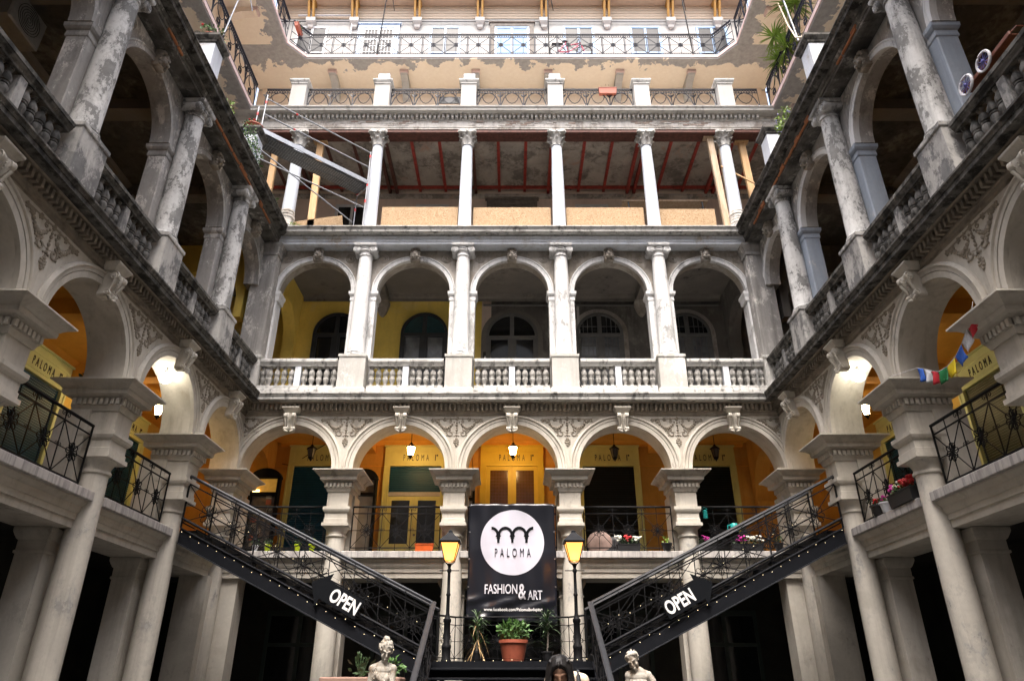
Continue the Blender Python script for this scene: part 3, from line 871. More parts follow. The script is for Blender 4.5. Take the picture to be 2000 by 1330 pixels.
def arcade(W, B, side, corner_ends, mats, no_rail=()):
    n = len(B) - 1
    lo, hi = B[0], B[-1]
    # ---- piers and columns
    for i, u in enumerate(B):
        if u in corner_ends:
            continue
        pier_ground(W, u, worn=(not side and i in (1, 4)))
        c = place('column', COL2[mats['col']], W, (u, 0, 0))
        c['label'] = 'round column with flaking white paint'
        place('pedestal', PED[mats['ped']], c)
        place('capital', IONIC[mats['col']], c, (0, -0.1, 13.3))
        p = MB().box(u - 0.385, u + 0.385, 0.1, 0.5, F2, 11.99, 0.02).obj('arch_pier', mats['pil'], W)
        MB().loft([[(u - a, 0.1 - (a - 0.385), z), (u + a, 0.1 - (a - 0.385), z), (u + a, 0.5 + a - 0.385, z), (u - a, 0.5 + a - 0.385, z)] for a, z in
                   ((0.39, 11.93), (0.40, 11.95), (0.40, 12.0), (0.395, 12.01), (0.395, 12.07), (0.42, 12.10), (0.445, 12.15), (0.45, 12.235), (0.39, 12.24))]).obj('impost', mats['imp'], p)
    # ---- per bay
    for i in range(n):
        a, b = B[i], B[i + 1]
        w = b - a; cu = (a + b) / 2
        r = min(w / 2 - 0.28, 1.22); zs = 7.89 - r
        ra, rb = (a, b)
        bw = MB().archwall(ra, rb, 6.551, 8.12, cu, zs, r, -0.2, 0.5).obj('arch_wall', 'cream_render', W, 30)
        prof = [(r - 0.002, -0.15), (r - 0.002, -0.235), (r + 0.105, -0.24), (r + 0.108, -0.215), (r + 0.116, -0.215), (r + 0.119, -0.25), (r + 0.185, -0.253), (r + 0.188, -0.268),
                (r + 0.205, -0.285), (r + 0.225, -0.285), (r + 0.235, -0.262), (r + 0.25, -0.25), (r + 0.268, -0.23), (r + 0.27, -0.15)]
        rr = [(cu - r * 0 - q, y) for q, y in prof]
        m_ = MB()
        rings = [[(cu - q, y, 6.552) for q, y in prof]]
        for k in range(31):
            t = pi * k / 30
            rings.append([(cu - q * cos(t), y, zs + q * sin(t)) for q, y in prof])
        rings.append([(cu + q, y, 6.552) for q, y in prof])
        m_.loft(rings).obj('archivolt', 'cream_render', W, 35)
        place('keystone', KEYSTONE, W, (cu, -0.24, 7.66))
        if side and i in no_rail:
            pass
        # ground floor beam with marble edge
        MB().prism_u([(0.9, 3.93), (0.02, 3.93), (0.02, 4.06), (-0.01, 4.065), (-0.01, 4.16), (-0.03, 4.17), (-0.055, 4.22), (-0.055, 4.28), (-0.08, 4.30), (-0.13, 4.36), (-0.13, 4.385), (0.62, 4.385), (0.62, 4.15), (0.9, 4.15)], a + 0.2, b - 0.2).obj('floor_beam', 'cream_render', W)
        MB().box(a + 0.18, b - 0.18, -0.2, 0.62, 4.386, 4.552, 0.012).obj('marble_edge', 'marble_slab', W)
        # first floor railing
        if i not in no_rail:
            railing(W, (a + 0.36, 0.05, F1), (1, 0, 0), w - 0.72, 3, rot=0, thick=1.35)
        # level two arch
        r2 = min(w / 2 - 0.39, 1.11); zs2 = 12.24
        MB().archwall(a, b, 12.241, 13.72, cu, zs2, r2, 0.1, 0.5).obj('arch_wall', mats['arch'], W, 30)
        m_ = MB().arc(cu, zs2, [(r2 - 0.002, 0.2), (r2 - 0.002, 0.065), (r2 + 0.06, 0.06), (r2 + 0.065, 0.075), (r2 + 0.11, 0.07), (r2 + 0.13, 0.045), (r2 + 0.16, 0.05), (r2 + 0.17, 0.2)], seg=28)
        m_.obj('archivolt', mats['archi'], W, 35)
        place('mask_keystone', MASK, W, (cu, 0.06, 13.27))
        for sg in (-1, 1):
            d_ = MB()
            for rad in (0.14, 0.09):
                d_.tube([(cu + sg * (w / 2 - 0.52) + rad * cos(q * pi / 8), 0.09, 13.42 + rad * sin(q * pi / 8)) for q in range(16)], 0.014, 4, closed=True)
            d_.ball((cu + sg * (w / 2 - 0.52), 0.09, 13.42), 0.035, 8, 4)
            d_.obj('roundel', mats['arch'], W)
        # balustrade
        ua = a + (0.36 if a in corner_ends else 0.44)
        ub = b - (0.36 if b in corner_ends else 0.44)
        bl = MB()
        bl.prism_u([(0.02, 8.683), (-0.30, 8.683), (-0.30, 8.90), (-0.27, 8.93), (-0.27, 9.02), (0.0, 9.02)], ua, ub)
        o = bl.obj('balustrade', mats['balu'], W)
        MB().prism_u([(-0.03, 9.62), (-0.25, 9.62), (-0.26, 9.655), (-0.29, 9.69), (-0.30, 9.72), (-0.315, 9.73), (-0.315, 9.80), (-0.29, 9.83), (0.0, 9.83), (0.03, 9.79), (0.03, 9.73), (0.0, 9.69)], ua, ub).obj('rail', mats['rail'], o)
        um = (ua + ub) / 2
        MB().box(um - 0.085, um + 0.085, -0.24, -0.05, 9.02, 9.62, 0.008).obj('post', 'blue_white' if not side else mats['ped'], o)
        for sg in (-1, 1):
            half = (ub - ua) / 2 - 0.085
            for k in range(5):
                place('baluster', BALUSTER['baluster_dark' if side else 'baluster_stone'], o, (um + sg * (0.085 + half * (k + 0.5) / 5) + random.uniform(-.006, .006), -0.14 + random.uniform(-.008, .008), 9.02), (random.uniform(-.015, .015), random.uniform(-.015, .015), random.uniform(0, 6)))
        # interior ceiling beams
    for i, u in enumerate(B):
        if u in corner_ends:
            continue
        place('spandrel_ornament', SPANDREL, W, (u, -0.205, 7.28))
        MB().box(u - 0.2, u + 0.2, 0.5, DEPTH, 8.1, 8.46).obj('ceiling_beam', 'ochre_ceiling', W)
        MB().prism_u([(0.5, 13.5), (DEPTH, 13.5), (DEPTH, 13.81), (0.5, 13.81)], u - 0.2, u + 0.2).obj('ceiling_beam', 'sooty_ceiling', W)
        MB().loft([[(u - q, DEPTH - d, z), (u + q, DEPTH - d, z), (u + q, DEPTH, z), (u - q, DEPTH, z)] for q, d, z in ((0.03, 0.03, 12.97), (0.12, 0.1, 13.07), (0.2, 0.2, 13.27), (0.24, 0.28, 13.4), (0.24, 0.3, 13.5))]).obj('console', mats['console'], W)
    # ---- long members
    MB().prism_u([(0.5, 8.121), (-0.2, 8.121), (-0.2, 8.15), (-0.23, 8.165), (-0.23, 8.23), (-0.25, 8.245), (-0.255, 8.27), (-0.255, 8.445), (-0.4, 8.455), (-0.42, 8.475), (0.5, 8.475)], lo, hi).obj('cornice_bed', 'grimy_bed' if side else 'cornice_tan', W)
    o = MB().prism_u([(0.5, 8.476), (-0.42, 8.476), (-0.60, 8.48), (-0.60, 8.56), (-0.615, 8.565), (-0.63, 8.60), (-0.655, 8.63), (-0.655, 8.665), (-0.30, 8.682), (0.5, 8.682)], lo, hi).obj('cornice', mats['cornice'], W)
    k = int((hi - lo) / 0.125)
    for i in range(k):
        place('dentil', DENTIL_SIDE if side else DENTIL, o, (lo + (hi - lo) * (i + 0.5) / k, -0.255, 8.275))
    MB().prism_u([(0.5, 13.721), (-0.30, 13.705), (-0.30, 13.78), (-0.32, 13.785), (-0.32, 13.88), (-0.345, 13.89), (-0.37, 13.94), (-0.37, 13.955), (0.5, 13.955)], lo, hi).obj('architrave', mats['fascia'], W)
    MB().prism_u([(0.5, 13.956), (-0.3, 13.956), (-0.36, 13.99), (-0.56, 14.0), (-0.57, 14.08), (-0.585, 14.09), (-0.61, 14.13), (-0.63, 14.14), (-0.63, 14.17), (-0.3, 14.18), (0.5, 14.18)], lo, hi).obj('cornice', mats['cornice2'], W)

# ---------------- back wing
BW = thing('arcaded_wing', 'back wing facing the viewer, five arches wide with the banner and the staircase in front', 'building', (0, 18.3, 0), 0, 'wings of the courtyard house')
BB = [-7.5, -4.5, -1.5, 1.5, 4.5, 7.5]
arcade(BW, BB, False, (-7.5, 7.5), dict(col='white_peel', ped='pedestal_grey', pil='white_peel', imp='white_peel', arch='arch_dirty', archi='white_peel', balu='weathered_stone', rail='weathered_stone',
                                        cornice='weathered_stone', fascia='blue_white', cornice2='weathered_stone', console='arch_dirty'))
LB = [2.9, 6.05, 9.2, 12.35, 15.5, 18.3]
LW = thing('arcaded_wing', 'left wing with flaking columns, teal shutters and the black air unit', 'building', (-7.5, 0, -0.004), pi / 2, 'wings of the courtyard house')
LW['label'] = 'left wing of the courtyard with flaking columns receding towards the scaffold'
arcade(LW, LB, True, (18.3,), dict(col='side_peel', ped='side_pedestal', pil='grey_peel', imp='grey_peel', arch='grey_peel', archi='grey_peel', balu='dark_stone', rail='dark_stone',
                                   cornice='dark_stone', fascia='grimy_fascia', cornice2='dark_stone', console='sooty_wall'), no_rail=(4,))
RB = [-u for u in LB][::-1]
RW = thing('arcaded_wing', 'right wing of the courtyard where the prayer flags and red flower boxes hang', 'building', (7.5, 0, -0.004), -pi / 2, 'wings of the courtyard house')
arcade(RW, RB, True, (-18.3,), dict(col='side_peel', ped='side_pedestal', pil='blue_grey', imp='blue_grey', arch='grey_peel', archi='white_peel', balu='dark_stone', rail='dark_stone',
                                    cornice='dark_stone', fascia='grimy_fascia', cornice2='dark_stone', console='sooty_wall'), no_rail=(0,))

# corner piers belong to the back wing
for sg in (-1, 1):
    u = sg * 7.5
    pier_ground(BW, u)
    MB().box(u - 0.62, u + 0.62, 0.12, 0.66, 0, 3.925).obj('corner_pilaster', 'cream_render', BW)
    MB().box(min(u - sg * 0.1, u + sg * 0.6), max(u - sg * 0.1, u + sg * 0.6), -0.5, 0.119, 0, 3.925).obj('corner_pilaster', 'cream_render', BW)
    MB().box(u - 0.34, u + 0.34, -0.3, 0.42, F2, 13.706, 0.02).obj('corner_pier', 'grey_peel', BW)
    MB().stack([(0.42, 0.44, 8.685), (0.42, 0.44, 8.86), (0.38, 0.40, 8.9), (0.38, 0.40, 9.8), (0.41, 0.43, 9.84), (0.41, 0.43, 9.92)], u, 0.06).obj('pedestal', 'pedestal_grey', BW)
    MB().stack([(0.36, 0.38, 13.3), (0.38, 0.40, 13.32), (0.38, 0.40, 13.4), (0.36, 0.38, 13.41), (0.40, 0.42, 13.5), (0.46, 0.48, 13.62), (0.46, 0.48, 13.70)], u, 0.06).obj('capital', 'grey_peel', BW)
    place('spandrel_ornament', SPANDREL, BW, (u - sg * 0.1, -0.205, 7.28))
    # half-piers that carry the end arches
    for v0, u0 in ((0.1, u - sg * 0.4),):
        p = MB().box(min(u0, u0 + sg * 0.3), max(u0, u0 + sg * 0.3), 0.1, 0.5, F2, 11.99).obj('arch_pier', 'white_peel', BW)
        MB().stack([(0.18, 0.22, 11.93), (0.19, 0.23, 12.0), (0.19, 0.23, 12.07), (0.22, 0.26, 12.15), (0.22, 0.26, 12.238)], u0 + sg * 0.13, 0.3).obj('impost', 'white_peel', p)

# ---- floors, ceilings and gallery walls (local frame: y inwards)
def slab(W, u0, u1, v0, v1, z0, z1, mat, name='floor_slab'):
    return MB().box(u0, u1, v0, v1, z0, z1).obj(name, mat, W)

slab(BW, -10.6, 10.6, 0.63, DEPTH, 4.3, F1, 'cream_render')
slab(BW, -10.6, 10.6, 0.63, DEPTH, 4.2, 4.299, 'dark_ground_wall', 'shade_dark_ceiling')  # underside coloured dark to carry its shade, in all three wings
slab(BW, -10.6, 10.6, 0.5, DEPTH, 8.45, F2, 'ochre_ceiling')
slab(BW, -10.6, 10.6, 0.5, DEPTH, 13.8, 14.175, 'sooty_ceiling')
slab(LW, 1.2, 18.92, 0.63, DEPTH, 4.3, F1, 'cream_render')
slab(LW, 1.2, 18.92, 0.63, DEPTH, 4.2, 4.299, 'dark_ground_wall', 'shade_dark_ceiling')
slab(RW, -18.92, -1.2, 0.63, DEPTH, 4.3, F1, 'cream_render')
slab(RW, -18.92, -1.2, 0.63, DEPTH, 4.2, 4.299, 'dark_ground_wall', 'shade_dark_ceiling')
for W, s_ in ((LW, 1), (RW, -1)):
    e0, e1 = sorted((s_ * 1.2, s_ * 18.75))
    slab(W, e0, e1, 0.51, DEPTH, 8.45, F2, 'ochre_ceiling')
    slab(W, e0, e1, 0.51, DEPTH, 13.8, 14.17, 'shade_black')
    e0, e1 = sorted((s_ * 1.2, s_ * 21.38))
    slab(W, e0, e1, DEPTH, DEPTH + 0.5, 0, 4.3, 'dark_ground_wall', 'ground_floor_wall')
    slab(W, e0, e1, DEPTH, DEPTH + 0.5, 4.3, F2 - 0.2, 'ochre_side', 'gallery_wall')
    if s_ == 1:
        slab(W, e0, e1, DEPTH, DEPTH + 0.5, F2 - 0.2, 13.9, 'shade_black', 'gallery_wall')
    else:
        slab(W, e0, e1, DEPTH, DEPTH + 0.5, F2 - 0.2, 13.9, 'shade_black', 'gallery_wall')
    slab(W, e0, e1, DEPTH, DEPTH + 0.5, 13.9, 23.6, 'peach_wall', 'upper_wall')
    slab(W, e0, e1, DEPTH, DEPTH + 0.5, 23.6, 28.9, 'cream_white', 'upper_wall')
    f0, f1 = sorted((s_ * 1.2, s_ * 1.5))
    slab(W, f0, f1, 0.5, DEPTH, 0, 13.8, 'sooty_wall', 'end_wall')
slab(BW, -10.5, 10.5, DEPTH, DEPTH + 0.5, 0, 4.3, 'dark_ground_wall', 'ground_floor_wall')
slab(BW, -10.5, 10.5, DEPTH, DEPTH + 0.5, 4.3, F2 - 0.2, 'orange_wall', 'gallery_wall')
slab(BW, -10.5, -1.05, DEPTH, DEPTH + 0.5, F2 - 0.2, 13.9, 'yellow_wall', 'gallery_wall')
slab(BW, -1.05, -0.72, DEPTH, DEPTH + 0.5, F2 - 0.2, 13.9, 'pink_wall', 'gallery_wall')
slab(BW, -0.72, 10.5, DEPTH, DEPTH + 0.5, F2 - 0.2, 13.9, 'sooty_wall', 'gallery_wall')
slab(BW, -10.5, 10.5, DEPTH, DEPTH + 0.5, 13.9, 18.2, 'pink_wall', 'gallery_wall')
slab(BW, -10.5, 10.5, DEPTH, DEPTH + 0.5, 18.2, 23.6, 'peach_wall', 'upper_wall')
slab(BW, -10.5, 10.5, DEPTH, DEPTH + 0.5, 23.6, 28.9, 'cream_white', 'upper_wall')

slab(BW, -10.4, 10.4, 0.5, DEPTH, F2 + 0.001, F2 + 0.02, 'marble_slab', 'pale_floor_layer')  # pale unseen floor layer, added to bounce daylight into the level two gallery
slab(BW, -10.4, 10.4, 0.63, DEPTH, F1 + 0.001, F1 + 0.015, 'marble_slab', 'pale_floor_layer')
# ceiling mouldings and the wall band in the level two gallery
for W, u0, u1, mt in ((BW, -7.3, 7.3, 'sooty_ceiling'), (LW, 1.5, 18.2, 'sooty_ceiling'), (RW, -18.2, -1.5, 'sooty_ceiling')):
    MB().prism_u([(DEPTH - 0.2, 13.8), (DEPTH - 0.14, 13.72), (DEPTH - 0.06, 13.68), (DEPTH - 0.03, 13.6), (DEPTH - 0.003, 13.6), (DEPTH - 0.003, 13.8)], u0, u1).obj('ceiling_moulding', mt, W)
    MB().prism_u([(DEPTH - 0.24, 8.45), (DEPTH - 0.18, 8.41), (DEPTH - 0.12, 8.37), (DEPTH - 0.1, 8.31), (DEPTH - 0.003, 8.31), (DEPTH - 0.003, 8.45)], u0, u1).obj('ceiling_moulding', 'ochre_ceiling', W)

# cross arches where the galleries meet at the corners
for sg in (-1, 1):
    u = sg * 7.55
    cx = MB()
    cx.archwall(0.5, DEPTH, 11.3, 13.8, 1.8, 11.9, 1.05, -0.2, 0.2)
    o = cx.mesh('cross_arch', 'yellow_wall' if sg < 0 else 'sooty_wall')
    ob = place('cross_arch', o, BW, (u, 0, 0), (0, 0, pi / 2))
    for v0, v1 in ((0.5, 0.74), (2.86, DEPTH)):
        MB().box(u - 0.22, u + 0.22, v0, v1, F2, 11.3).obj('cross_arch_pier', 'yellow_wall' if sg < 0 else 'sooty_wall', BW)
    cx = MB()
    cx.archwall(0.5, DEPTH, 6.5, 8.45, 1.8, 6.75, 1.05, -0.22, 0.22)
    ob = place('cross_arch', cx.mesh('cross_arch', 'orange_wall'), BW, (u + sg * 0.1, 0, 0), (0, 0, pi / 2))
    for v0, v1 in ((0.79, 0.9), (2.7, DEPTH)):
        MB().box(u + sg * 0.1 - 0.24, u + sg * 0.1 + 0.24, v0, v1, F1, 6.5).obj('cross_arch_pier', 'orange_wall', BW)
    # same for the side wings
    W = LW if sg < 0 else RW
    uu = 18.42 if sg < 0 else -18.42
    cx = MB().archwall(0.55, DEPTH, 11.3, 13.8, 1.8, 11.9, 1.02, -0.2, 0.2)
    place('cross_arch', cx.mesh('cross_arch', 'yellow_wall' if sg < 0 else 'sooty_wall'), W, (uu, 0, 0), (0, 0, pi / 2))

# the front wing behind the viewer closes the yard
FW = thing('arcaded_wing', 'front wing of the house behind the viewer, closing the courtyard', 'building', (0, -9, 0), pi, 'wings of the courtyard house')
slab(FW, -11.1, 11.1, 3.1, 3.6, 0, 28.9, 'cream_render', 'wall')
slab(FW, -10.6, 10.6, 0.0, 3.1, 0, 14.17, 'cream_render', 'gallery_block')
for s_ in (-1, 1):
    a_, b_ = sorted((s_ * 7.5, s_ * 11.1))
    slab(FW, a_, b_, -10.18, -0.002, 0, 14.165, 'cream_render', 'gallery_block')
    a_, b_ = sorted((s_ * 10.6, s_ * 11.1))
    slab(FW, a_, b_, -10.18, 3.098, 14.17, 28.9, 'peach_wall', 'wall')
# dim shopfronts of the ground floor
def shopfront(W, u, hw=0.95):
    o = MB()
    for a, b in ((u - hw, u - hw + 0.1), (u - 0.05, u + 0.05), (u + hw - 0.1, u + hw)):
        o.box(a, b, DEPTH - 0.09, DEPTH - 0.003, 0, 3.3)
    o.box(u - hw, u + hw, DEPTH - 0.1, DEPTH - 0.003, 3.3, 3.45)
    o.box(u - hw + 0.1, u + hw - 0.1, DEPTH - 0.085, DEPTH - 0.003, 2.5, 2.6)
    o.box(u - hw + 0.1, u + hw - 0.1, DEPTH - 0.085, DEPTH - 0.003, 0.0, 0.7)
    ob = o.obj('shopfront', 'shop_green', W)
    for s_ in (-1, 1):
        for z0, z1 in ((0.7, 2.5), (2.6, 3.3)):
            a, b = sorted((u + s_ * 0.05, u + s_ * (hw - 0.1)))
            MB().box(a, b, DEPTH - 0.05, DEPTH - 0.04, z0, z1).obj('pane', 'glass_dark', ob)
for u in (-6, -3, 0, 3, 6):
    shopfront(BW, u)
for u in (4.5, 7.6, 10.8, 13.9, 17.0):
    shopfront(LW, u); shopfront(RW, -u)

# ------------------------------------------------------------------ back wing, level three and above
COL3 = MB().lathe([(0.27, 14.30), (0.285, 14.33), (0.27, 14.37), (0.235, 14.38), (0.235, 14.40), (0.245, 14.42), (0.245, 14.44), (0.215, 14.46), (0.208, 14.5), (0.205, 15.3), (0.195, 16.4), (0.175, 17.6), (0.17, 17.72)], 0, -0.1, 24).mesh('column', 'blue_column', 40)
PLINTH3 = MB().box(-0.33, 0.33, -0.43, 0.23, 14.185, 14.30, 0.01).mesh('plinth', 'blue_white')
for u in (-7.15, -4.5, -1.5, 1.5, 4.5, 7.15):
    c = place('column', COL3, BW, (u, 0, 0))
    c['label'] = 'slender pale blue column with leafy capital'
    place('plinth', PLINTH3, c)
    place('capital', CORINTHIAN, c, (0, -0.1, 17.70))
    if abs(u) > 7:   # eroded lower drum showing bare masonry
        b = MB()
        rn = random.Random(int(u * 10))
        for k in range(7):
            z = 14.34 + 0.105 * k
            rr = 0.245 + rn.uniform(-0.02, 0.025)
            b.lathe([(rr - 0.025, z), (rr, z + 0.02), (rr, z + 0.075), (rr - 0.02, z + 0.1)], rn.uniform(-.015, .015), -0.1 + rn.uniform(-.015, .015), 11)
        b.obj('bare_masonry', 'frieze_raw', c)

E0, E1 = -10.55, 10.55
MB().box(E0, E1, -0.26, 0.2, 18.24, 18.36).obj('steel_lintel', 'dark_oxide', BW)
MB().prism_u([(0.3, 18.36), (-0.28, 18.36), (-0.28, 18.42), (-0.30, 18.43), (-0.30, 18.60), (-0.29, 18.61), (-0.29, 18.70), (0.3, 18.70)], E0, E1).obj('frieze', 'frieze_raw', BW)
# bare bricks showing in the frieze
BRICK = MB().box(-0.115, 0.115, -0.02, 0.02, -0.03, 0.03, 0.006).mesh('brick', 'old_brick')
BRICKR = MB().box(-0.115, 0.115, -0.02, 0.02, -0.03, 0.03, 0.006).mesh('brick', 'red_brick')
BRICKW = MB().box(-0.115, 0.115, -0.02, 0.02, -0.03, 0.03, 0.006).mesh('brick', 'frieze_raw')
rn = random.Random(11)
for row in range(3):
    u = -7.6 + (0.13 if row % 2 else 0)
    while u < 7.6:
        f = sin(u * 1.3 + 1.0) + 0.6 * sin(u * 3.1 + row * 0.4)
        if f > 0.15 + 0.25 * row or rn.random() < 0.12:
            place('brick', BRICK if rn.random() < 0.35 else BRICKW, BW, (u, -0.295 + rn.uniform(-.008, .004), 18.67 - 0.07 * row), (0, rn.uniform(-.02, .02), rn.uniform(-.03, .03)))
        u += 0.25
MB().prism_u([(0.3, 18.701), (-0.30, 18.701), (-0.32, 18.73), (-0.32, 18.75), (-0.30, 18.76), (-0.30, 18.90), (-0.46, 18.91), (0.3, 18.91)], E0, E1).obj('cornice_bed', 'light_stone', BW)
o = MB().prism_u([(0.3, 18.911), (-0.46, 18.911), (-0.60, 18.92), (-0.60, 18.98), (-0.62, 18.99), (-0.66, 19.04), (-0.66, 19.06), (-0.3, 19.07), (0.3, 19.07)], E0, E1).obj('cornice', 'light_stone', BW)
nd = int((E1 - E0 - 4.2) / 0.15)
for i in range(nd):
    place('dentil', DENTIL_TOP, o, (-8.4 + 0.15 * (i + 0.5), -0.30, 18.755))
slab(BW, -10.6, 10.6, 0.3, DEPTH, 18.45, 19.06, 'bare_soffit')
# soffit joists
for k in range(-6, 7):
    u = k * 1.5
    if k % 2:
        for dd in (-0.13, 0.13):
            MB().box(u + dd - 0.05, u + dd + 0.05, 0.2, DEPTH, 18.28, 18.46).obj('steel_beam', 'red_oxide' if k > 0 else 'dark_oxide', BW)
    for dd in (-0.48, 0.48) if k % 2 == 0 else ():
        MB().box(u + dd - 0.05, u + dd + 0.05, 0.2, DEPTH, 18.38, 18.46).obj('joist', 'red_oxide' if k > -3 else 'dark_oxide', BW)
MB().box(-10.4, 10.4, DEPTH - 0.3, DEPTH - 0.2, 18.36, 18.455).obj('steel_beam', 'red_oxide', BW)
MB().prism_u([(DEPTH - 0.12, 18.2), (DEPTH - 0.1, 18.1), (DEPTH - 0.003, 18.05), (DEPTH - 0.003, 18.2)], -10.4, 10.4).obj('wall_moulding', 'bare_soffit', BW)

# ---- windows and doors
def sash(W, u, z0, z1, hw, v=DEPTH, frame='window_white', glass='glass_grey', mull=1, trans=(0.65,), surround=None, bars=0, name='window', low=None):
    w = MB()
    t = 0.055
    o_ = MB()
    o_.box(u - hw, u - hw + t, v - 0.07, v - 0.004, z0, z1); o_.box(u + hw - t, u + hw, v - 0.07, v - 0.004, z0, z1)
    o_.box(u - hw + t, u + hw - t, v - 0.07, v - 0.004, z0, z0 + t); o_.box(u - hw + t, u + hw - t, v - 0.07, v - 0.004, z1 - t, z1)
    o = o_.obj(name, frame, W)
    n = mull + 1
    pw = (2 * hw - 2 * t) / n
    fr = MB()
    for k in range(n):
        a, b = u - hw + t + pw * k, u - hw + t + pw * (k + 1)
        zz = [z0 + t] + [z0 + (z1 - z0) * q for q in trans] + [z1 - t]
        for j in range(len(zz) - 1):
            c, d = zz[j], zz[j + 1]
            e = 0.05
            for args in ((a, a + e, c, d), (b - e, b, c, d), (a + e, b - e, c, c + e), (a + e, b - e, d - e, d)):
                fr.box(args[0] + .001, args[1] - .001, v - 0.055, v - 0.02, args[2] + .001, args[3] - .001)
            MB().box(a + e, b - e, v - 0.035, v - 0.025, c + e, d - e).obj('pane', (low if (low and j == 0) else glass), o)
            if bars:
                gb = MB()
                for q in range(1, bars + 1):
                    x = a + e + (b - a - 2 * e) * q / (bars + 1)
                    gb.box(x - 0.012, x + 0.012, v - 0.05, v - 0.037, c + e, d - e)
                m2 = max(1, int((d - c) / 0.45))
                for q in range(1, m2 + 1):
                    z = c + e + (d - c - 2 * e) * q / (m2 + 1)
                    gb.box(a + e, b - e, v - 0.049, v - 0.038, z - 0.012, z + 0.012)
                gb.obj('glazing_bar', frame, o)
    fr.obj('casement', frame, o)
    if surround:
        s_ = MB()
        q = 0.2
        s_.box(u - hw - q, u - hw - 0.002, v - 0.09, v - 0.003, z0, z1 + q); s_.box(u + hw + 0.002, u + hw + q, v - 0.09, v - 0.003, z0, z1 + q)
        s_.box(u - hw - 0.001, u + hw + 0.001, v - 0.09, v - 0.003, z1 + 0.002, z1 + q)
        s_.box(u - hw - q - 0.06, u + hw + q + 0.06, v - 0.14, v - 0.003, z1 + q + 0.002, z1 + q + 0.07)
        s_.obj('surround', surround, o)
    return o

def arch_window(W, u, z0, zs, r, frame, glass, low=None, bars=0, surround=None, v=DEPTH):
    o = MB()
    n = 18
    out = [(u - r, z0)] + [(u - r * cos(pi * i / n), zs + r * sin(pi * i / n)) for i in range(n + 1)] + [(u + r, z0)]
    q = r - 0.09
    inn = [(u - q, z0)] + [(u - q * cos(pi * i / n), zs + q * sin(pi * i / n)) for i in range(n + 1)] + [(u + q, z0)]
    rings = [[(a[0], v - 0.004, a[1]), (a[0], v - 0.11, a[1]), (b[0], v - 0.11, b[1]), (b[0], v - 0.004, b[1])] for a, b in zip(out, inn)]
    o.loft(rings)
    o.box(u - 0.07, u + 0.07, v - 0.12, v - 0.02, z0, zs + q - 0.01)
    o.box(u - q + 0.002, u + q - 0.002, v - 0.13, v - 0.02, zs - 0.12, zs)
    for sg in (-1, 1):
        o.box(min(u + sg * 0.07, u + sg * 0.14), max(u + sg * 0.07, u + sg * 0.14), v - 0.1, v - 0.02, z0, zs - 0.12)
        o.box(min(u + sg * (q - 0.07), u + sg * (q - 0.002)), max(u + sg * (q - 0.07), u + sg * (q - 0.002)), v - 0.1, v - 0.02, z0, zs - 0.12)
    ob = o.obj('window', frame, W, 30)
    for sg in (-1, 1):
        m_ = MB()
        m_.prism_v([(u + sg * 0.07, zs)] + [(u + sg * (q - 0.003) * cos(pi / 2 * i / 9), zs + (q - 0.003) * sin(pi / 2 * i / 9)) for i in range(9)] + [(u + sg * 0.07, zs + q * 0.98)], v - 0.04, v - 0.03)
        m_.obj('pane', glass, ob)
        MB().box(min(u + sg * 0.14, u + sg * (q - 0.07)), max(u + sg * 0.14, u + sg * (q - 0.07)), v - 0.04, v - 0.03, z0, zs - 0.12).obj('pane', low or glass, ob)
    if bars:
        g_ = MB()
        for sg in (-1, 1):
            for k in range(1, bars + 1):
                x = u + sg * (0.1 + (q - 0.1) * k / (bars + 1))
                zt = zs + sqrt(max(0, q * q - (x - u) ** 2))
                g_.box(x - 0.009, x + 0.009, v - 0.065, v - 0.047, z0, zt)
            for z in (zs + 0.28, zs - 0.45, zs - 0.85, zs - 1.25):
                hw = q if z < zs else sqrt(max(0, q * q - (z - zs) ** 2))
                g_.box(min(u + sg * 0.07, u + sg * hw), max(u + sg * 0.07, u + sg * hw), v - 0.064, v - 0.048, z - 0.009, z + 0.009)
        g_.obj('glazing_bar', 'window_grey', ob)
    if surround:
        s_ = MB()
        rings = []
        for a in [(u - r, z0)] + [(u - r * cos(pi * i / n), zs + r * sin(pi * i / n)) for i in range(n + 1)] + [(u + r, z0)]:
            dx, dz = a[0] - u, max(0, a[1] - zs)
            k = (r + 0.17) / r
            b = (u + dx * k, zs + dz * k if a[1] >= zs else a[1])
            rings.append([(a[0], v - 0.003, a[1]), (a[0], v - 0.06, a[1]), (b[0], v - 0.05, b[1]), (b[0], v - 0.003, b[1])])
        s_.loft(rings).obj('surround', surround, ob, 30)
    return ob

# level two gallery windows
arch_window(BW, -6.0, 9.0, 12.3, 0.80, 'window_dark', 'glass_dark', bars=0)
arch_window(BW, -3.0, 9.0, 12.3, 0.80, 'window_dark', 'glass_teal', low='glass_grey')
arch_window(BW, 0.0, F2, 12.2, 0.88, 'window_grey', 'glass_dark', surround='sooty_ceiling')
arch_window(BW, 3.0, 9.0, 12.3, 0.80, 'window_grey', 'glass_dark', low='glass_grey', bars=3, surround='arch_dirty')
arch_window(BW, 6.0, 9.0, 12.3, 0.80, 'window_grey', 'glass_dark', low='glass_grey', bars=3, surround='arch_dirty')
for W, s_ in ((LW, 1), (RW, -1)):
    for u in (4.5, 7.6, 10.8, 13.9, 17.0):
        arch_window(W, s_ * u, 9.0, 12.2, 0.78, 'window_dark', 'glass_dark', surround='sooty_ceiling')
    MB().box(s_ * 13.0 - 0.1, s_ * 13.0 + 0.1, DEPTH - 0.05, DEPTH - 0.003, 11.0, 11.25).obj('fuse_box', 'ac_grey', W)
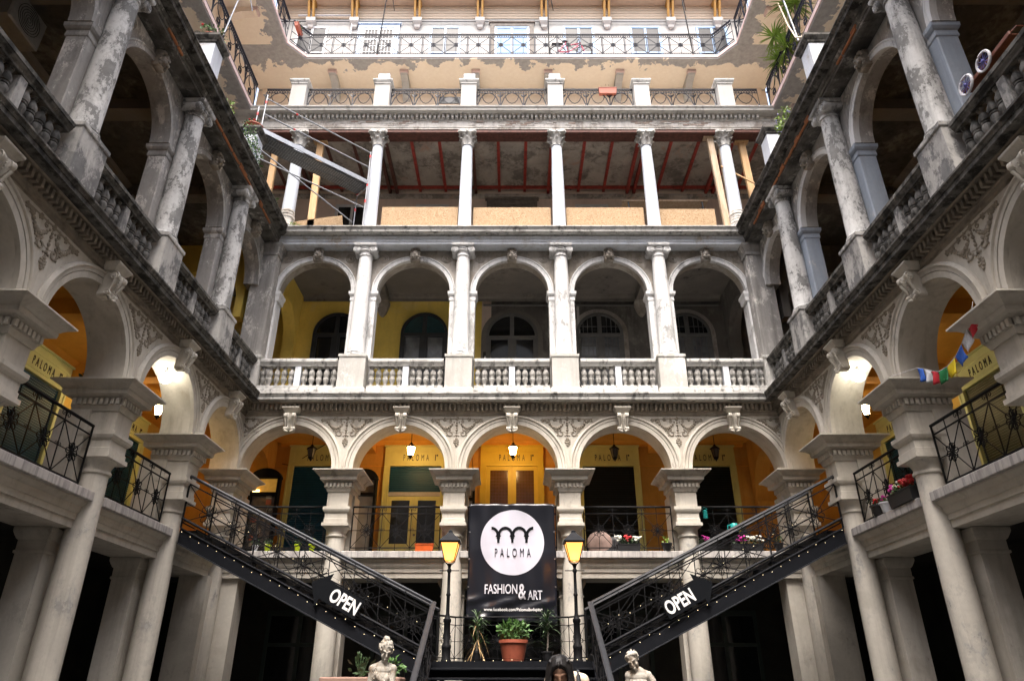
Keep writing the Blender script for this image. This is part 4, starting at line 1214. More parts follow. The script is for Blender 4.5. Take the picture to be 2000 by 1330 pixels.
# pipe along the level two wall
MB().tube([(-1.0, DEPTH - 0.06, 13.42), (4.6, DEPTH - 0.06, 13.42), (7.2, DEPTH - 0.06, 13.42)], 0.035, 8).obj('pipe', 'window_grey', BW)
MB().box(2.25, 2.33, DEPTH - 0.1, DEPTH - 0.01, 11.6, 13.35).obj('cable_trunking', 'weathered_stone', BW)
MB().box(-0.98, -0.80, DEPTH - 0.06, DEPTH - 0.003, 11.3, 11.62).obj('notice', 'letter_black', BW)
MB().box(-0.93, -0.85, DEPTH - 0.064, DEPTH - 0.061, 11.36, 11.46).obj('notice_slip', 'letter_white', BW)

# level three windows
for u in (-6, -3, 3, 6):
    sash(BW, u, 15.2, 17.75, 0.62, trans=(0.6,), frame='window_white', glass='glass_dark', bars=0)
sash(BW, 0, 14.2, 17.75, 0.75, frame='old_wood', glass='glass_dark', surround='old_wood', trans=(0.62,), name='door')
# level four
for u in (-8.7, -5.8, -2.9, 2.9, 5.8, 8.7):
    sash(BW, u, 19.95, 22.1, 0.6, trans=(0.6,), glass='glass_grey')
sash(BW, 0, F4 + 0.02, 22.3, 0.72, frame='old_wood', glass='glass_dark', surround='old_wood', name='door')
# level five
for u, fr, gl, lo_ in ((-8.7, 'window_white', 'pane_upper', 'pane_upper'), (-2.9, 'door_pale_blue', 'pane_upper', 'glass_blue'), (2.9, 'window_blue', 'pane_upper', 'glass_blue'), (5.8, 'window_blue', 'pane_upper', 'glass_blue'), (8.7, 'window_blue', 'pane_upper', 'pane_upper')):
    sash(BW, u, 24.15, 27.35, 0.68, frame=fr, glass=gl, low=lo_, trans=(0.5,))
sash(BW, -5.8, F5 + 0.02, 27.25, 0.7, frame='window_white', glass='pane_upper', low='door_pale_blue', trans=(0.35, 0.8), bars=3, surround='door_pale_blue', name='door')
sash(BW, 0, F5 + 0.02, 27.35, 0.75, frame='door_pale_blue', glass='glass_blue', low='glass_blue', trans=(0.5,), surround='old_wood', name='door')
for W, s_ in ((LW, 1), (RW, -1)):
    for u in (5.2, 8.2, 11.2, 14.2, 17.2):
        sash(W, s_ * u, 19.3, 22.2, 0.62, glass='pane_upper', trans=(0.6,))
        sash(W, s_ * u, 24.1, 27.2, 0.62, glass='pane_upper', trans=(0.6,))
        sash(W, s_ * u, 14.3, 17.2, 0.62, glass='pane_upper', trans=(0.6,))

# ---- level four parapet
for u in (-7.4, -4.5, -1.5, 1.5, 4.5, 7.4):
    p = MB().stack([(0.29, 0.29, 19.072), (0.29, 0.29, 19.2), (0.26, 0.26, 19.22), (0.26, 0.26, 20.3)], u, -0.15).obj('parapet_pier', 'cream_white', BW)
    MB().stack([(0.27, 0.27, 20.29), (0.29, 0.29, 20.31), (0.29, 0.29, 20.36), (0.31, 0.31, 20.38), (0.34, 0.34, 20.43), (0.34, 0.34, 20.49), (0.28, 0.28, 20.52)], u, -0.15).obj('pier_cap', 'weathered_stone', p)
    if -5 < u < 2:
        MB().box(u - 0.2, u + 0.2, -0.35, 0.05, 20.52, 20.86, 0.01).obj('pier_block', 'blue_white', p)
PB = [-7.4, -4.5, -1.5, 1.5, 4.5, 7.4]
for a, b in zip(PB[:-1], PB[1:]):
    lattice_railing(BW, (a + 0.28, -0.15, 19.08), (1, 0, 0), b - a - 0.56, 3, h=1.22, style='arcs')
for sg in (-1, 1):
    x0 = sg * 7.68
    lattice_railing(BW, (min(x0, sg * 8.6), -0.15, 19.08), (1, 0, 0), 0.92, 1, h=1.22, style='arcs')

# ---- balconies of levels four (sides) and five
def bracket(W, u, v0, z, L, mat='peach_wall', cap='pink_edge'):
    """moulded stone bracket under a balcony: v0 is the wall, it reaches L forwards"""
    pr = [(v0, z), (v0 - L, z), (v0 - L, z - 0.12), (v0 - L + 0.08, z - 0.2), (v0 - L * 0.6, z - 0.22), (v0 - L * 0.35, z - 0.34), (v0 - 0.12, z - 0.62), (v0, z - 0.68)]
    o = MB().prism_u(pr, u - 0.14, u + 0.14).obj('bracket', mat, W)
    MB().box(u - 0.17, u + 0.17, v0 - L - 0.04, v0 - L + 0.12, z - 0.14, z - 0.005).obj('bracket_cap', cap, o)

y5 = 1.50
poly = [(-10.5, 3.09), (-10.5, 0.83), (-8.67, 0.83), (-8.13, y5), (8.13, y5), (8.67, 0.83), (10.5, 0.83), (10.5, 3.09)]
MB().prism_z(poly, 23.66, 23.72).obj('balcony_soffit', 'peach_soffit', BW)
MB().prism_z([(-10.5, 3.09), (-10.5, 0.80), (-8.65, 0.80), (-8.11, y5 - 0.03), (8.11, y5 - 0.03), (8.65, 0.80), (10.5, 0.80), (10.5, 3.09)], 23.722, F5).obj('balcony_slab', 'pink_edge', BW)
for u in (-7.2, -4.33, -1.45, 1.45, 4.33, 7.2):
    bracket(BW, u, DEPTH - 0.003, 23.659, 1.05, 'cream_white')
lattice_railing(BW, (-8.08, y5 + 0.05, F5), (1, 0, 0), 16.16, 18, h=1.22, style='cross')
for sg in (-1, 1):
    lattice_railing(BW, (sg * 8.08, y5 + 0.05, F5), (sg * 0.54, -0.67, 0), 0.86, 1, h=1.22, style='cross')
MB().prism_u([(DEPTH - 0.1, 23.658), (DEPTH - 0.08, 23.5), (DEPTH - 0.04, 23.4), (DEPTH - 0.003, 23.36), (DEPTH - 0.003, 23.658)], -10.3, 10.3).obj('wall_moulding', 'peach_wall', BW)
for W, s_ in ((LW, 1), (RW, -1)):
    e0, e1 = sorted((s_ * 1.2, s_ * 17.95))
    slab(W, e0, e1, 1.33, DEPTH, 18.95, 19.0, 'peach_soffit', 'balcony_soffit')
    slab(W, e0, e1, 1.30, DEPTH, 19.001, 19.17, 'pink_edge', 'balcony_slab')
    slab(W, e0, e1, 2.6, DEPTH - 0.003, 18.7, 18.949, 'peach_wall', 'wall_moulding')
    lattice_railing(W, (e0, 1.38, 19.17), (1, 0, 0), e1 - e0, 18, h=1.15, style='arcs')
    e0, e1 = sorted((s_ * 1.2, s_ * 19.12))
    slab(W, e0, e1, 1.20, DEPTH, 23.664, 23.724, 'peach_soffit', 'balcony_soffit')
    slab(W, e0, e1, 1.17, DEPTH, 23.726, F5, 'pink_edge', 'balcony_slab')
    lattice_railing(W, (e0, 1.25, F5), (1, 0, 0), e1 - e0, 20, h=1.22, style='cross')
    for u in (3, 6, 9, 12, 14.8, 17.6):
        bracket(W, s_ * u, DEPTH - 0.003, 23.66, 1.3)
        bracket(W, s_ * u, DEPTH - 0.003, 18.946, 1.2)
    # terrace parapet piers on the side wings
    for u in (2.9, 6.05, 9.2, 12.35, 15.5):
        p = MB().box(s_ * u - 0.24, s_ * u + 0.24, -0.25, 0.23, 14.181, 15.62, 0.01).obj('parapet_pier', 'blue_white', W)
        MB().stack([(0.25, 0.25, 15.6), (0.27, 0.27, 15.63), (0.27, 0.27, 15.68), (0.30, 0.30, 15.72), (0.34, 0.34, 15.78), (0.34, 0.34, 15.85)], s_ * u, -0.01).obj('pier_cap', 'dark_stone', p)
    # exposed red bricks below the crumbling cornice
    rn = random.Random(5 + s_)
    for u in (5.2, 7.4, 10.3, 12.9, 13.6, 14.6, 16.2):
        for k in range(rn.randint(3, 6)):
            place('brick', BRICKR, W, (s_ * (u + 0.24 * (k % 4) + rn.uniform(-.03, .03)), -0.325 - rn.uniform(0, 0.01), 13.80 + 0.07 * (k // 4) + rn.uniform(-.01, .01)), (0, 0, rn.uniform(-.05, .05)))

# ---- eaves
def eaves(W, u0, u1, v0, brs, s=1):
    MB().prism_u([(v0, 28.62), (v0, 28.75), (DEPTH, 28.75), (DEPTH, 28.62)], u0, u1).obj('eaves_soffit', 'eave_board', W)
    o = MB()
    n = int((u1 - u0) / 0.14)
    rt = MB().prism_u([(v0 - 0.1, 28.76), (v0 - 0.1, 28.82), (DEPTH + 3, 30.6), (DEPTH + 3, 30.5)], u0, u1).obj('roof', 'roof_tile', W)
    for i in range(n):
        u = u0 + 0.14 * (i + 0.5)
        o.tube([(u, v0 - 0.16, 28.74), (u, v0 + 0.4, 28.96)], 0.055, 5)
    t = o.obj('roof_tiles', 'roof_tile', rt)
    t['kind'] = 'stuff'
    for k in range(5):
        z = 27.88 + 0.148 * k
        MB().box(u0, u1, DEPTH - 0.03 - 0.016 * k, DEPTH - 0.003, z, z + 0.14).obj('eaves_board', 'eave_board', W)
    for u in brs:
        for dd in (-0.1, 0.1):
            MB().box(u + dd - 0.05, u + dd + 0.05, v0 + 0.03, DEPTH - 0.12, 28.45, 28.618).obj('rafter_end', 'eave_yellow', W)
            MB().prism_u([(DEPTH - 0.13, 27.72), (DEPTH - 0.22, 27.72), (v0 + 0.05, 28.45), (v0 + 0.2, 28.45)], u + dd - 0.045, u + dd + 0.045).obj('eaves_strut', 'eave_yellow', W)
        MB().loft([[(u - q, DEPTH - d, z), (u + q, DEPTH - d, z), (u + q, DEPTH - 0.003, z), (u - q, DEPTH - 0.003, z)] for q, d, z in ((0.05, 0.06, 27.2), (0.12, 0.12, 27.26), (0.13, 0.14, 27.38), (0.17, 0.2, 27.46), (0.2, 0.24, 27.52), (0.2, 0.25, 27.72))]).obj('corbel', 'cream_white', W)
eaves(BW, -10.4, 10.4, 2.52, (-8.8, -6.9, -4.15, -1.4, 1.4, 4.15, 6.95, 9.0))
eaves(LW, 1.2, 20.6, 2.52, (5, 8, 11, 14, 17))
eaves(RW, -20.6, -1.2, 2.52, (-5, -8, -11, -14, -17))
MB().tube([(-10.2, DEPTH - 0.08, 27.62), (10.2, DEPTH - 0.08, 27.60)], 0.02, 5).obj('conduit', 'iron_blue', BW)
MB().tube([(-9.4, DEPTH - 0.13, 27.95), (-7.0, DEPTH - 0.13, 27.95), (-7.0, DEPTH - 0.13, 26.2)], 0.04, 6).obj('pipe', 'window_white', BW)

# ---- shop doors of the first floor gallery
def text_fit(txt, w, h, mat, spacing=1.5, offset=0.0, thick=0.004):
    me = text_mesh(txt, 1.0, mat, 1, spacing, offset, thick)
    xs = [v.co.x for v in me.vertices]; zs = [v.co.z for v in me.vertices]
    kx, kz = w / (max(xs) - min(xs)), h / (max(zs) - min(zs))
    cx, cz = (max(xs) + min(xs)) / 2, (max(zs) + min(zs)) / 2
    for v in me.vertices:
        v.co = ((v.co.x - cx) * kx, v.co.y, (v.co.z - cz) * kz)
    return me
PALOMA = text_fit('PALOMA', 0.80, 0.20, 'letter_black', spacing=1.9)
MARK = text_fit('I', 0.025, 0.19, 'letter_black')

def shop_door(W, u, style, paint, shutter, v=DEPTH):
    top = 8.28
    fr = MB()
    for sg in (-1, 1):
        a, b = sorted((u + sg * 0.80, u + sg * 0.98))
        fr.box(a, b, v - 0.12, v - 0.003, F1, 7.66)
        a, b = sorted((u + sg * 0.80, u + sg * 0.845))
        fr.box(a, b, v - 0.135, v - 0.121, F1, 7.66)
        a, b = sorted((u + sg * 0.93, u + sg * 0.985))
        fr.box(a, b, v - 0.14, v - 0.121, F1, 7.66)
    fr.box(u - 0.80, u + 0.80, v - 0.12, v - 0.02, F1 + 0.001, F1 + 0.02)
    o = fr.obj('shop_door', paint, W)
    hd = MB()
    hd.box(u - 0.98, u + 0.98, v - 0.12, v - 0.003, 7.661, top)
    for a, b, c, d in ((u - 0.85, u + 0.85, 8.10, 8.13), (u - 0.85, u + 0.85, 7.74, 7.77), (u - 0.85, u - 0.82, 7.771, 8.099), (u + 0.82, u + 0.85, 7.771, 8.099)):
        hd.box(a, b, v - 0.132, v - 0.121, c, d)
    hd.box(u - 1.01, u + 1.01, v - 0.16, v - 0.003, top + 0.001, top + 0.045)
    s_ = hd.obj('sign_board', paint, o)
    place('lettering', PALOMA, s_, (u + 0.0, v - 0.126, 7.925))
    place('lettering', MARK, s_, (u + 0.60, v - 0.126, 7.925))
    MB().box(u + 0.63, u + 0.68, v - 0.13, v - 0.121, 7.97, 8.02).obj('mark', 'letter_black', s_)
    zb = F1 + 0.05
    if style == 'half':
        zb = 6.85
    if style in ('half', 'full'):
        sh = MB()
        n = int((7.65 - zb) / 0.055)
        pr = []
        for i in range(n):
            z = zb + (7.65 - zb) * i / n
            dz = (7.65 - zb) / n
            pr += [(v - 0.045, z), (v - 0.062, z + dz * 0.2), (v - 0.062, z + dz * 0.75), (v - 0.045, z + dz * 0.95)]
        pr += [(v - 0.045, 7.65), (v - 0.02, 7.65), (v - 0.02, zb)]
        sh.prism_u(pr, u - 0.799, u + 0.799).obj('roller_shutter', shutter, o)
    if style == 'half':
        MB().box(u - 0.799, u + 0.799, v - 0.09, v - 0.02, 6.72, 6.85, 0.01).obj('shutter_bar', 'cream_white', o)
    if style in ('half', 'leaf'):
        zt = 6.715 if style == 'half' else 7.655
        pan = paint
        for sg in (-1, 1):
            lf = MB()
            a, b = sorted((u + sg * 0.006, u + sg * 0.798))
            y0, y1 = v - 0.08, v - 0.02
            lf.box(a, a + 0.12, y0, y1, F1 + 0.02, zt); lf.box(b - 0.12, b, y0, y1, F1 + 0.02, zt)
            lf.box(a + 0.12, b - 0.12, y0, y1, zt - 0.12, zt); lf.box(a + 0.12, b - 0.12, y0, y1, F1 + 0.02, F1 + 0.75)
            lf.box(a + 0.18, b - 0.18, y0 - 0.012, y0 - 0.001, F1 + 0.15, F1 + 0.62)
            l_ = lf.obj('door_leaf', pan, o)
            MB().box(a + 0.12, b - 0.12, v - 0.055, v - 0.045, F1 + 0.75, zt - 0.12).obj('pane', 'glass_amber' if style == 'leaf' else 'glass_dark', l_)
            if style == 'leaf':
                gb = MB()
                for k in range(1, 6):
                    x = a + 0.12 + (b - a - 0.24) * k / 6
                    gb.box(x - 0.004, x + 0.004, v - 0.062, v - 0.056, F1 + 0.75, zt - 0.12)
                for k in range(1, 22):
                    z = F1 + 0.75 + (zt - F1 - 0.87) * k / 22
                    gb.box(a + 0.12, b - 0.12, v - 0.0615, v - 0.0565, z - 0.004, z + 0.004)
                gb.obj('grille', 'dark_oxide', l_)
        MB().ball((u + 0.07, v - 0.12, F1 + 1.0), 0.035, 8, 6).obj('door_knob', 'chrome', o)
    return o
shop_door(BW, -6, 'full', 'lemon_paint', 'teal_shutter')
shop_door(BW, -3, 'half', 'lemon_paint', 'teal_shutter')
shop_door(BW, 0, 'leaf', 'golden_paint', 'teal_shutter')
shop_door(BW, 3, 'full', 'lemon_paint', 'dark_shutter')
shop_door(BW, 6, 'full', 'lemon_paint', 'dark_shutter')
for W, s_ in ((LW, 1), (RW, -1)):
    for u in (4.5, 7.6, 10.8, 14.3, 18.2):
        shop_door(W, s_ * u, 'full', 'lemon_pale', 'teal_shutter' if (s_ == 1 or u > 15) else 'olive_shutter')
# cables and small boxes on the orange wall
MB().tube([(-7.2, DEPTH - 0.03, 7.75), (-6.9, DEPTH - 0.02, 7.70), (-6.4, DEPTH - 0.16, 8.0), (-5.9, DEPTH - 0.18, 8.33)], 0.012, 4).obj('cable', 'iron_black', BW)
MB().tube([(-2.0, DEPTH - 0.03, 8.31), (-0.99, DEPTH - 0.02, 8.30)], 0.012, 4).obj('cable', 'iron_black', BW)
MB().tube([(-1.3, DEPTH - 0.03, 8.30), (-1.22, DEPTH - 0.03, 7.6), (-1.28, DEPTH - 0.03, 6.6)], 0.012, 4).obj('cable', 'iron_black', BW)
for zz in (7.68,):
    for a, b in ((-10.4, -6.99), (-5.01, -3.99), (-2.01, -0.99), (0.99, 2.01), (3.99, 5.01), (6.99, 10.4)):
        MB().box(a, b, DEPTH - 0.015, DEPTH - 0.003, zz, zz + 0.02).obj('wall_groove', 'ochre_ceiling', BW)

# ------------------------------------------------------------------ staircase
def flight(sg, label):
    t = thing('staircase_flight', label, 'staircase', (0, 0, 0), 0, 'flights of the iron staircase')
    x0, x1, z0, sl = 1.66, 7.18, 1.93, 0.481
    zz = lambda x: z0 + (x - x0) * sl
    for y in (15.38, 16.86):
        b = MB()
        b.prism_v([(sg * x0, zz(x0) - 0.33), (sg * x1, zz(x1) - 0.33), (sg * x1, zz(x1)), (sg * x0, zz(x0))], y, y + 0.03)
        o = b.obj('stringer', 'iron_paint', t)
        for zo in (-0.33, 0.0):
            MB().prism_v([(sg * x0, zz(x0) + zo - 0.012), (sg * x1, zz(x1) + zo - 0.012), (sg * x1, zz(x1) + zo + 0.012), (sg * x0, zz(x0) + zo + 0.012)], y - 0.035, y - 0.002).obj('flange', 'iron_rail', o)
    n = 16
    for i in range(n):
        x = x0 + (x1 - x0) * (i + 0.5) / n
        z = z0 + (4.53 - z0) * (i + 1) / n
        w = (x1 - x0) / n / 2 + 0.02
        MB().box(sg * x - w, sg * x + w, 15.412, 16.858, z - 0.04, z, 0.005).obj('tread', 'iron_paint', t)
        MB().box(sg * (x - w) - 0.004, sg * (x - w) + 0.004, 15.412, 16.858, z - 0.16, z - 0.041).obj('riser', 'iron_black', t)
    for y in (15.39, 16.88):
        railing(t, (sg * x0, y, z0), (sg, 0, 0), x1 - x0, 5, slope=sl, h=1.13, name='stair_railing', ros=ROSETTE_BIG, railmat='iron_rail', thick=1.6)
    # lower pipe rail
    MB().tube([(sg * x0, 15.36, z0 + 0.2), (sg * x1, 15.36, zz(x1) + 0.2)], 0.028, 8).obj('kick_rail', 'iron_paint', t)
    return t
flight(-1, 'left flight of the black iron staircase, rising from the landing to the left gallery')
flight(1, 'right flight of the black iron staircase, rising from the landing to the right gallery')

LD = thing('stair_landing', 'black iron landing and lower steps in front of the banner', 'staircase', (0, 0, 0))
MB().box(-1.66, 1.66, 15.38, 17.35, 1.89, 1.95, 0.004).obj('deck', 'iron_paint', LD)
MB().box(-1.66, 1.66, 15.34, 15.379, 1.62, 1.955).obj('fascia', 'iron_paint', LD)
for x in (-1.55, 1.55):
    for y in (15.5, 17.2):
        MB().box(x - 0.05, x + 0.05, y - 0.05, y + 0.05, 0, 1.89).obj('support_post', 'iron_black', LD)
railing(LD, (-1.3, 17.25, 1.95), (1, 0, 0), 2.6, 4, h=0.98, name='landing_railing')
for sg in (-1, 1):
    railing(LD, (sg * 1.3, 17.25, 1.95), (sg * 0.35, -0.5, 0), 0.6, 1, h=0.98, name='landing_railing', rot=-sg * 0.9)
    railing(LD, (sg * 1.62, 15.33, 1.95), (0, -1, 0), 3.55, 5, slope=-0.56, h=1.08, rot=pi / 2, name='stair_railing', thick=1.2)
    b = MB()
    b.loft([[(sg * 1.62 + dx, 15.36, 3.03 + dz) for dx, dz in ((-0.05, 0), (0.05, 0), (0.055, 0.03), (0.03, 0.05), (-0.03, 0.05), (-0.055, 0.03))],
            [(sg * 1.62 + dx, 11.78, 3.03 - 3.58 * 0.56 + dz) for dx, dz in ((-0.05, 0), (0.05, 0), (0.055, 0.03), (0.03, 0.05), (-0.03, 0.05), (-0.055, 0.03))]])
    b.obj('handrail', 'iron_rail', LD)
    MB().loft([[(sg * 1.62 + dx, 15.34, z) for dx, z in ((-0.02, 1.62), (0.02, 1.62), (0.02, 1.95), (-0.02, 1.95))], [(sg * 1.62 + dx, 11.85, z) for dx, z in ((-0.02, -0.33), (0.02, -0.33), (0.02, 0.0), (-0.02, 0.0))]]).obj('stringer', 'iron_paint', LD)
for i in range(11):
    y = 15.33 - 3.4 * (i + 0.5) / 11
    z = 1.95 * (10.3 - i) / 11
    MB().box(-1.6, 1.6, y - 0.17, y + 0.16, z - 0.04, z, 0.005).obj('tread', 'iron_paint', LD)

# ------------------------------------------------------------------ street lamps on the landing
def street_lamp(x, label):
    t = thing('street_lamp', label, 'lamp', (x, 16.5, 1.95), 0, 'lit street lamps on the landing')
    b = MB()
    b.lathe([(0.11, 0), (0.11, 0.06), (0.095, 0.08), (0.095, 0.28), (0.105, 0.30), (0.105, 0.34), (0.075, 0.38), (0.07, 0.8), (0.085, 0.82), (0.085, 0.88), (0.06, 0.90), (0.05, 0.95),
             (0.04, 1.0), (0.038, 1.35), (0.05, 1.37), (0.05, 1.40), (0.036, 1.42), (0.033, 1.85), (0.05, 1.88), (0.05, 1.92), (0.03, 1.95), (0.04, 2.0), (0.06, 2.04), (0.03, 2.06)], seg=14)
    b.obj('post', 'iron_black', t, 40)
    MB().tube([(-0.22, 0, 1.90), (0.22, 0, 1.90)], 0.012, 6).obj('crossbar', 'iron_black', t)
    n = 4
    cg = MB()
    lo, hi, zl, zh = 0.105, 0.205, 2.10, 2.50
    for k in range(4):
        a = pi / 4 + k * pi / 2
        a2 = a + pi / 2
        cg.tube([(0.03 * cos(a), 0.03 * sin(a), 2.02), (lo * 1.25 * cos(a), lo * 1.25 * sin(a), zl - 0.02)], 0.011, 4)
        cg.tube([(lo * 1.41 * cos(a), lo * 1.41 * sin(a), zl), (hi * 1.41 * cos(a), hi * 1.41 * sin(a), zh)], 0.014, 4)
        for r, z in ((lo, zl), (hi, zh)):
            cg.tube([(r * 1.41 * cos(a), r * 1.41 * sin(a), z), (r * 1.41 * cos(a2), r * 1.41 * sin(a2), z)], 0.013, 4)
    cg.obj('lantern_cage', 'iron_black', t)
    for k in range(4):
        a = k * pi / 2
        R = Matrix.Rotation(a, 3, 'Z')
        q = [Vector((lo - 0.01, -lo + .012, zl)), Vector((lo - 0.01, lo - .012, zl)), Vector((hi - 0.012, hi - .012, zh)), Vector((hi - 0.012, -hi + .012, zh))]
        q = [R @ p for p in q]
        inn = [p - (R @ Vector((0.006, 0, 0))) for p in q]
        MB().loft([q, inn]).obj('lantern_pane', 'lamp_frost_glass', t)
    MB().lathe([(0.02, 2.10), (0.035, 2.14), (0.05, 2.20), (0.045, 2.26), (0.02, 2.30)], seg=12).obj('bulb', 'lamp_core', t, 60)
    MB().loft([[(r * 1.41 * cos(pi / 4 + k * pi / 2), r * 1.41 * sin(pi / 4 + k * pi / 2), z) for k in range(4)] for r, z in ((0.235, 2.51), (0.245, 2.53), (0.12, 2.66), (0.05, 2.74), (0.05, 2.77), (0.01, 2.80))]).obj('lantern_roof', 'iron_paint', t)
    return t
street_lamp(-1.42, 'lit black street lamp standing left of the banner')
street_lamp(1.42, 'lit black street lamp standing right of the banner')

# ------------------------------------------------------------------ banner
def wr(x, z):
    """folds of the hanging vinyl: x across, z below the top edge"""
    k = max(0.0, min(1.0, z / 2.8))
    d = 0.014 * sin(7 * x + 1.6 * z) + 0.008 * sin(15 * x - 2.6 * z + 1) + 0.006 * sin(4 * z + 3 * x)
    d += 0.03 * math.exp(-((z - 0.0) / 0.25) ** 2) * abs(sin(5.5 * x + 0.6))
    d += 0.10 * math.exp(-((z - 2.80) / 0.12) ** 2) * (sin(6.5 * x + 0.5) + 0.5 * sin(13 * x + z * 6)) * math.exp(-((x + 0.5) / 0.7) ** 2)
    d += 0.04 * math.exp(-((z - 2.34) / 0.09) ** 2) * sin(7 * x + 9 * z)
    d += 0.004 * (1 if z > 1.12 else 0)
    return -d
BN = thing('banner', 'large black vinyl banner with a pale round logo hanging above the landing', 'banner', (0, 18.06, 5.72))
b = MB()
nx, nz = 44, 56
vs = []; fs = []
for j in range(nz + 1):
    for i in range(nx + 1):
        s_ = i / nx * 2 - 1; z = 2.78 * j / nz
        wdt = 1.10 + 0.0 * z
        x = s_ * wdt - 0.01 * sin(z * 3) * abs(s_)
        zz_ = z + 0.05 * (s_ + 1) * (z / 2.78)
        vs.append((x, wr(x, z), -zz_))
for j in range(nz):
    for i in range(nx):
        a = j * (nx + 1) + i
        fs.append((a, a + 1, a + nx + 2, a + nx + 1))
b.add(vs, fs)
o = b.obj('cloth', 'banner_vinyl', BN, 180)
md = o.modifiers.new('thick', 'SOLIDIFY'); md.thickness = 0.004; md.offset = 1
def conform(me, dy, lift):
    for v in me.vertices:
        v.co.y = v.co.y + wr(v.co.x, -v.co.z) - lift
# logo disc
b = MB()
R, cx, cz = 0.80, 0.01, -0.96
rings = 14; seg = 64
vs = [(cx, 0, cz)]; fs = []
for r in range(1, rings + 1):
    for k in range(seg):
        a = 2 * pi * k / seg
        vs.append((cx + R * r / rings * cos(a), 0, cz + R * r / rings * sin(a)))
for k in range(seg):
    fs.append((0, 1 + (k + 1) % seg, 1 + k))
for r in range(rings - 1):
    for k in range(seg):
        a, c = 1 + r * seg + k, 1 + r * seg + (k + 1) % seg
        fs.append((a, c, c + seg, a + seg))
vs = [(x, wr(x, -z) - 0.009, z) for x, y, z in vs]
b.add(vs, fs).obj('logo_disc', 'logo_white', BN, 180)
# arches of the logo
lg = MB()
def flatpoly(lg, pts):
    lg.loft([[(x, wr(x, -z) - 0.020, z) for x, z in pts], [(x, wr(x, -z) - 0.010, z) for x, z in pts]])
sp = 0.355; zt = -0.55
for k, (a0, a1) in ((-1.5, (pi * 0.5, pi)), (-0.5, (0, pi)), (0.5, (0, pi)), (1.5, (0, pi * 0.5))):
    c = cx + k * sp
    n = 14
    ro, ri = 0.195, 0.13
    for i in range(n):
        t0 = a0 + (a1 - a0) * i / n; t1 = a0 + (a1 - a0) * (i + 1) / n
        zc = -0.78
        flatpoly(lg, [(c - ro * cos(t0), zc + ro * 1.05 * sin(t0)), (c - ro * cos(t1), zc + ro * 1.05 * sin(t1)), (c - ri * cos(t1), zc + ri * 1.02 * sin(t1)), (c - ri * cos(t0), zc + ri * 1.02 * sin(t0))])
for k in (-1, 0, 1):
    c = cx + k * sp
    flatpoly(lg, [(c - 0.055, -0.78), (c + 0.055, -0.78), (c + 0.05, -0.80), (c - 0.05, -0.80)])
    flatpoly(lg, [(c - 0.068, -0.80), (c + 0.068, -0.80), (c + 0.06, -0.825), (c - 0.06, -0.825)])
    flatpoly(lg, [(c - 0.042, -0.825), (c + 0.042, -0.825), (c + 0.036, -0.86), (c - 0.036, -0.86)])
    flatpoly(lg, [(c - 0.045, -0.86), (c + 0.045, -0.86), (c + 0.035, -0.885), (c - 0.035, -0.885)])
    flatpoly(lg, [(c - 0.03, -0.885), (c + 0.03, -0.885), (c + 0.03, -0.975), (c - 0.03, -0.975)])
lg.obj('logo_arches', 'sign_black', BN)
def banner_text(txt, w, h, x, z, mat, sp_=1.1, off=0.0):
    me = text_fit(txt, w, h, mat, spacing=sp_, offset=off, thick=0.002)
    for v in me.vertices:
        v.co.x += x; v.co.z += z
    conform(me, 0, 0.019)
    place('lettering', me, BN)
banner_text('PALOMA', 0.90, 0.215, 0.02, -1.22, 'sign_black', 1.9)
banner_text('FASHION', 0.80, 0.225, -0.27, -2.08, 'letter_silver', 1.0, 0.012)
banner_text('&', 0.19, 0.36, 0.25, -2.14, 'letter_silver', 1.0, 0.014)
banner_text('ART', 0.36, 0.215, 0.56, -2.22, 'letter_silver', 1.0, 0.012)
banner_text('www.facebook.com/PalomaBudapest', 1.42, 0.10, 0.03, -2.56, 'letter_white', 1.05, 0.012)
ey = MB().lathe([(0.012, -0.004), (0.022, -0.004), (0.022, 0.004), (0.012, 0.004)], seg=10, cap=False).mesh('eyelet', 'chrome')
for sx in (-1.07, 1.07):
    for k in range(5):
        z = 0.05 + k * 0.66
        place('eyelet', ey, BN, (sx, wr(sx, z) - 0.008, -z), (pi / 2, 0, 0))

# ------------------------------------------------------------------ OPEN arrow signs
def open_sign(sg, label):
    t = thing('arrow_sign', label, 'sign', (sg * 3.62, 15.27, 3.16), 0, 'black arrow signs on the stair railing')
    a = atan2(0.481, 1) * 1.08
    # local axis: pointing up the stairs
    ax = Vector((sg * cos(a), 0, sin(a))); up = Vector((-sg * sin(a), 0, cos(a)))
    L = 0.60
    pts = [(-0.56, -0.20), (0.30, -0.20), (0.30, -0.36), (0.62, 0.0), (0.30, 0.36), (0.30, 0.20), (-0.56, 0.20)]
    b = MB().loft([[ax * p + up * q + Vector((0, y, 0)) for p, q in pts] for y in (0.0, 0.02)])
    b.obj('panel', 'sign_black', t)
    me = text_fit('OPEN', 0.66, 0.28, 'letter_white', spacing=1.0, offset=0.028, thick=0.003)
    place('lettering', me, t, ax * (-0.20) + Vector((0, -0.006, 0)), (0, -sg * a, 0))
    for p in (-0.4, 0.2):
        MB().cyl(ax * p + up * 0.1 + Vector((0, 0.02, 0)), ax * p + up * 0.1 + Vector((0, 0.12, 0)), 0.012, 6).obj('fixing', 'iron_black', t)
open_sign(-1, 'black OPEN arrow sign pointing up the left flight of stairs')
open_sign(1, 'black OPEN arrow sign pointing up the right flight of stairs')

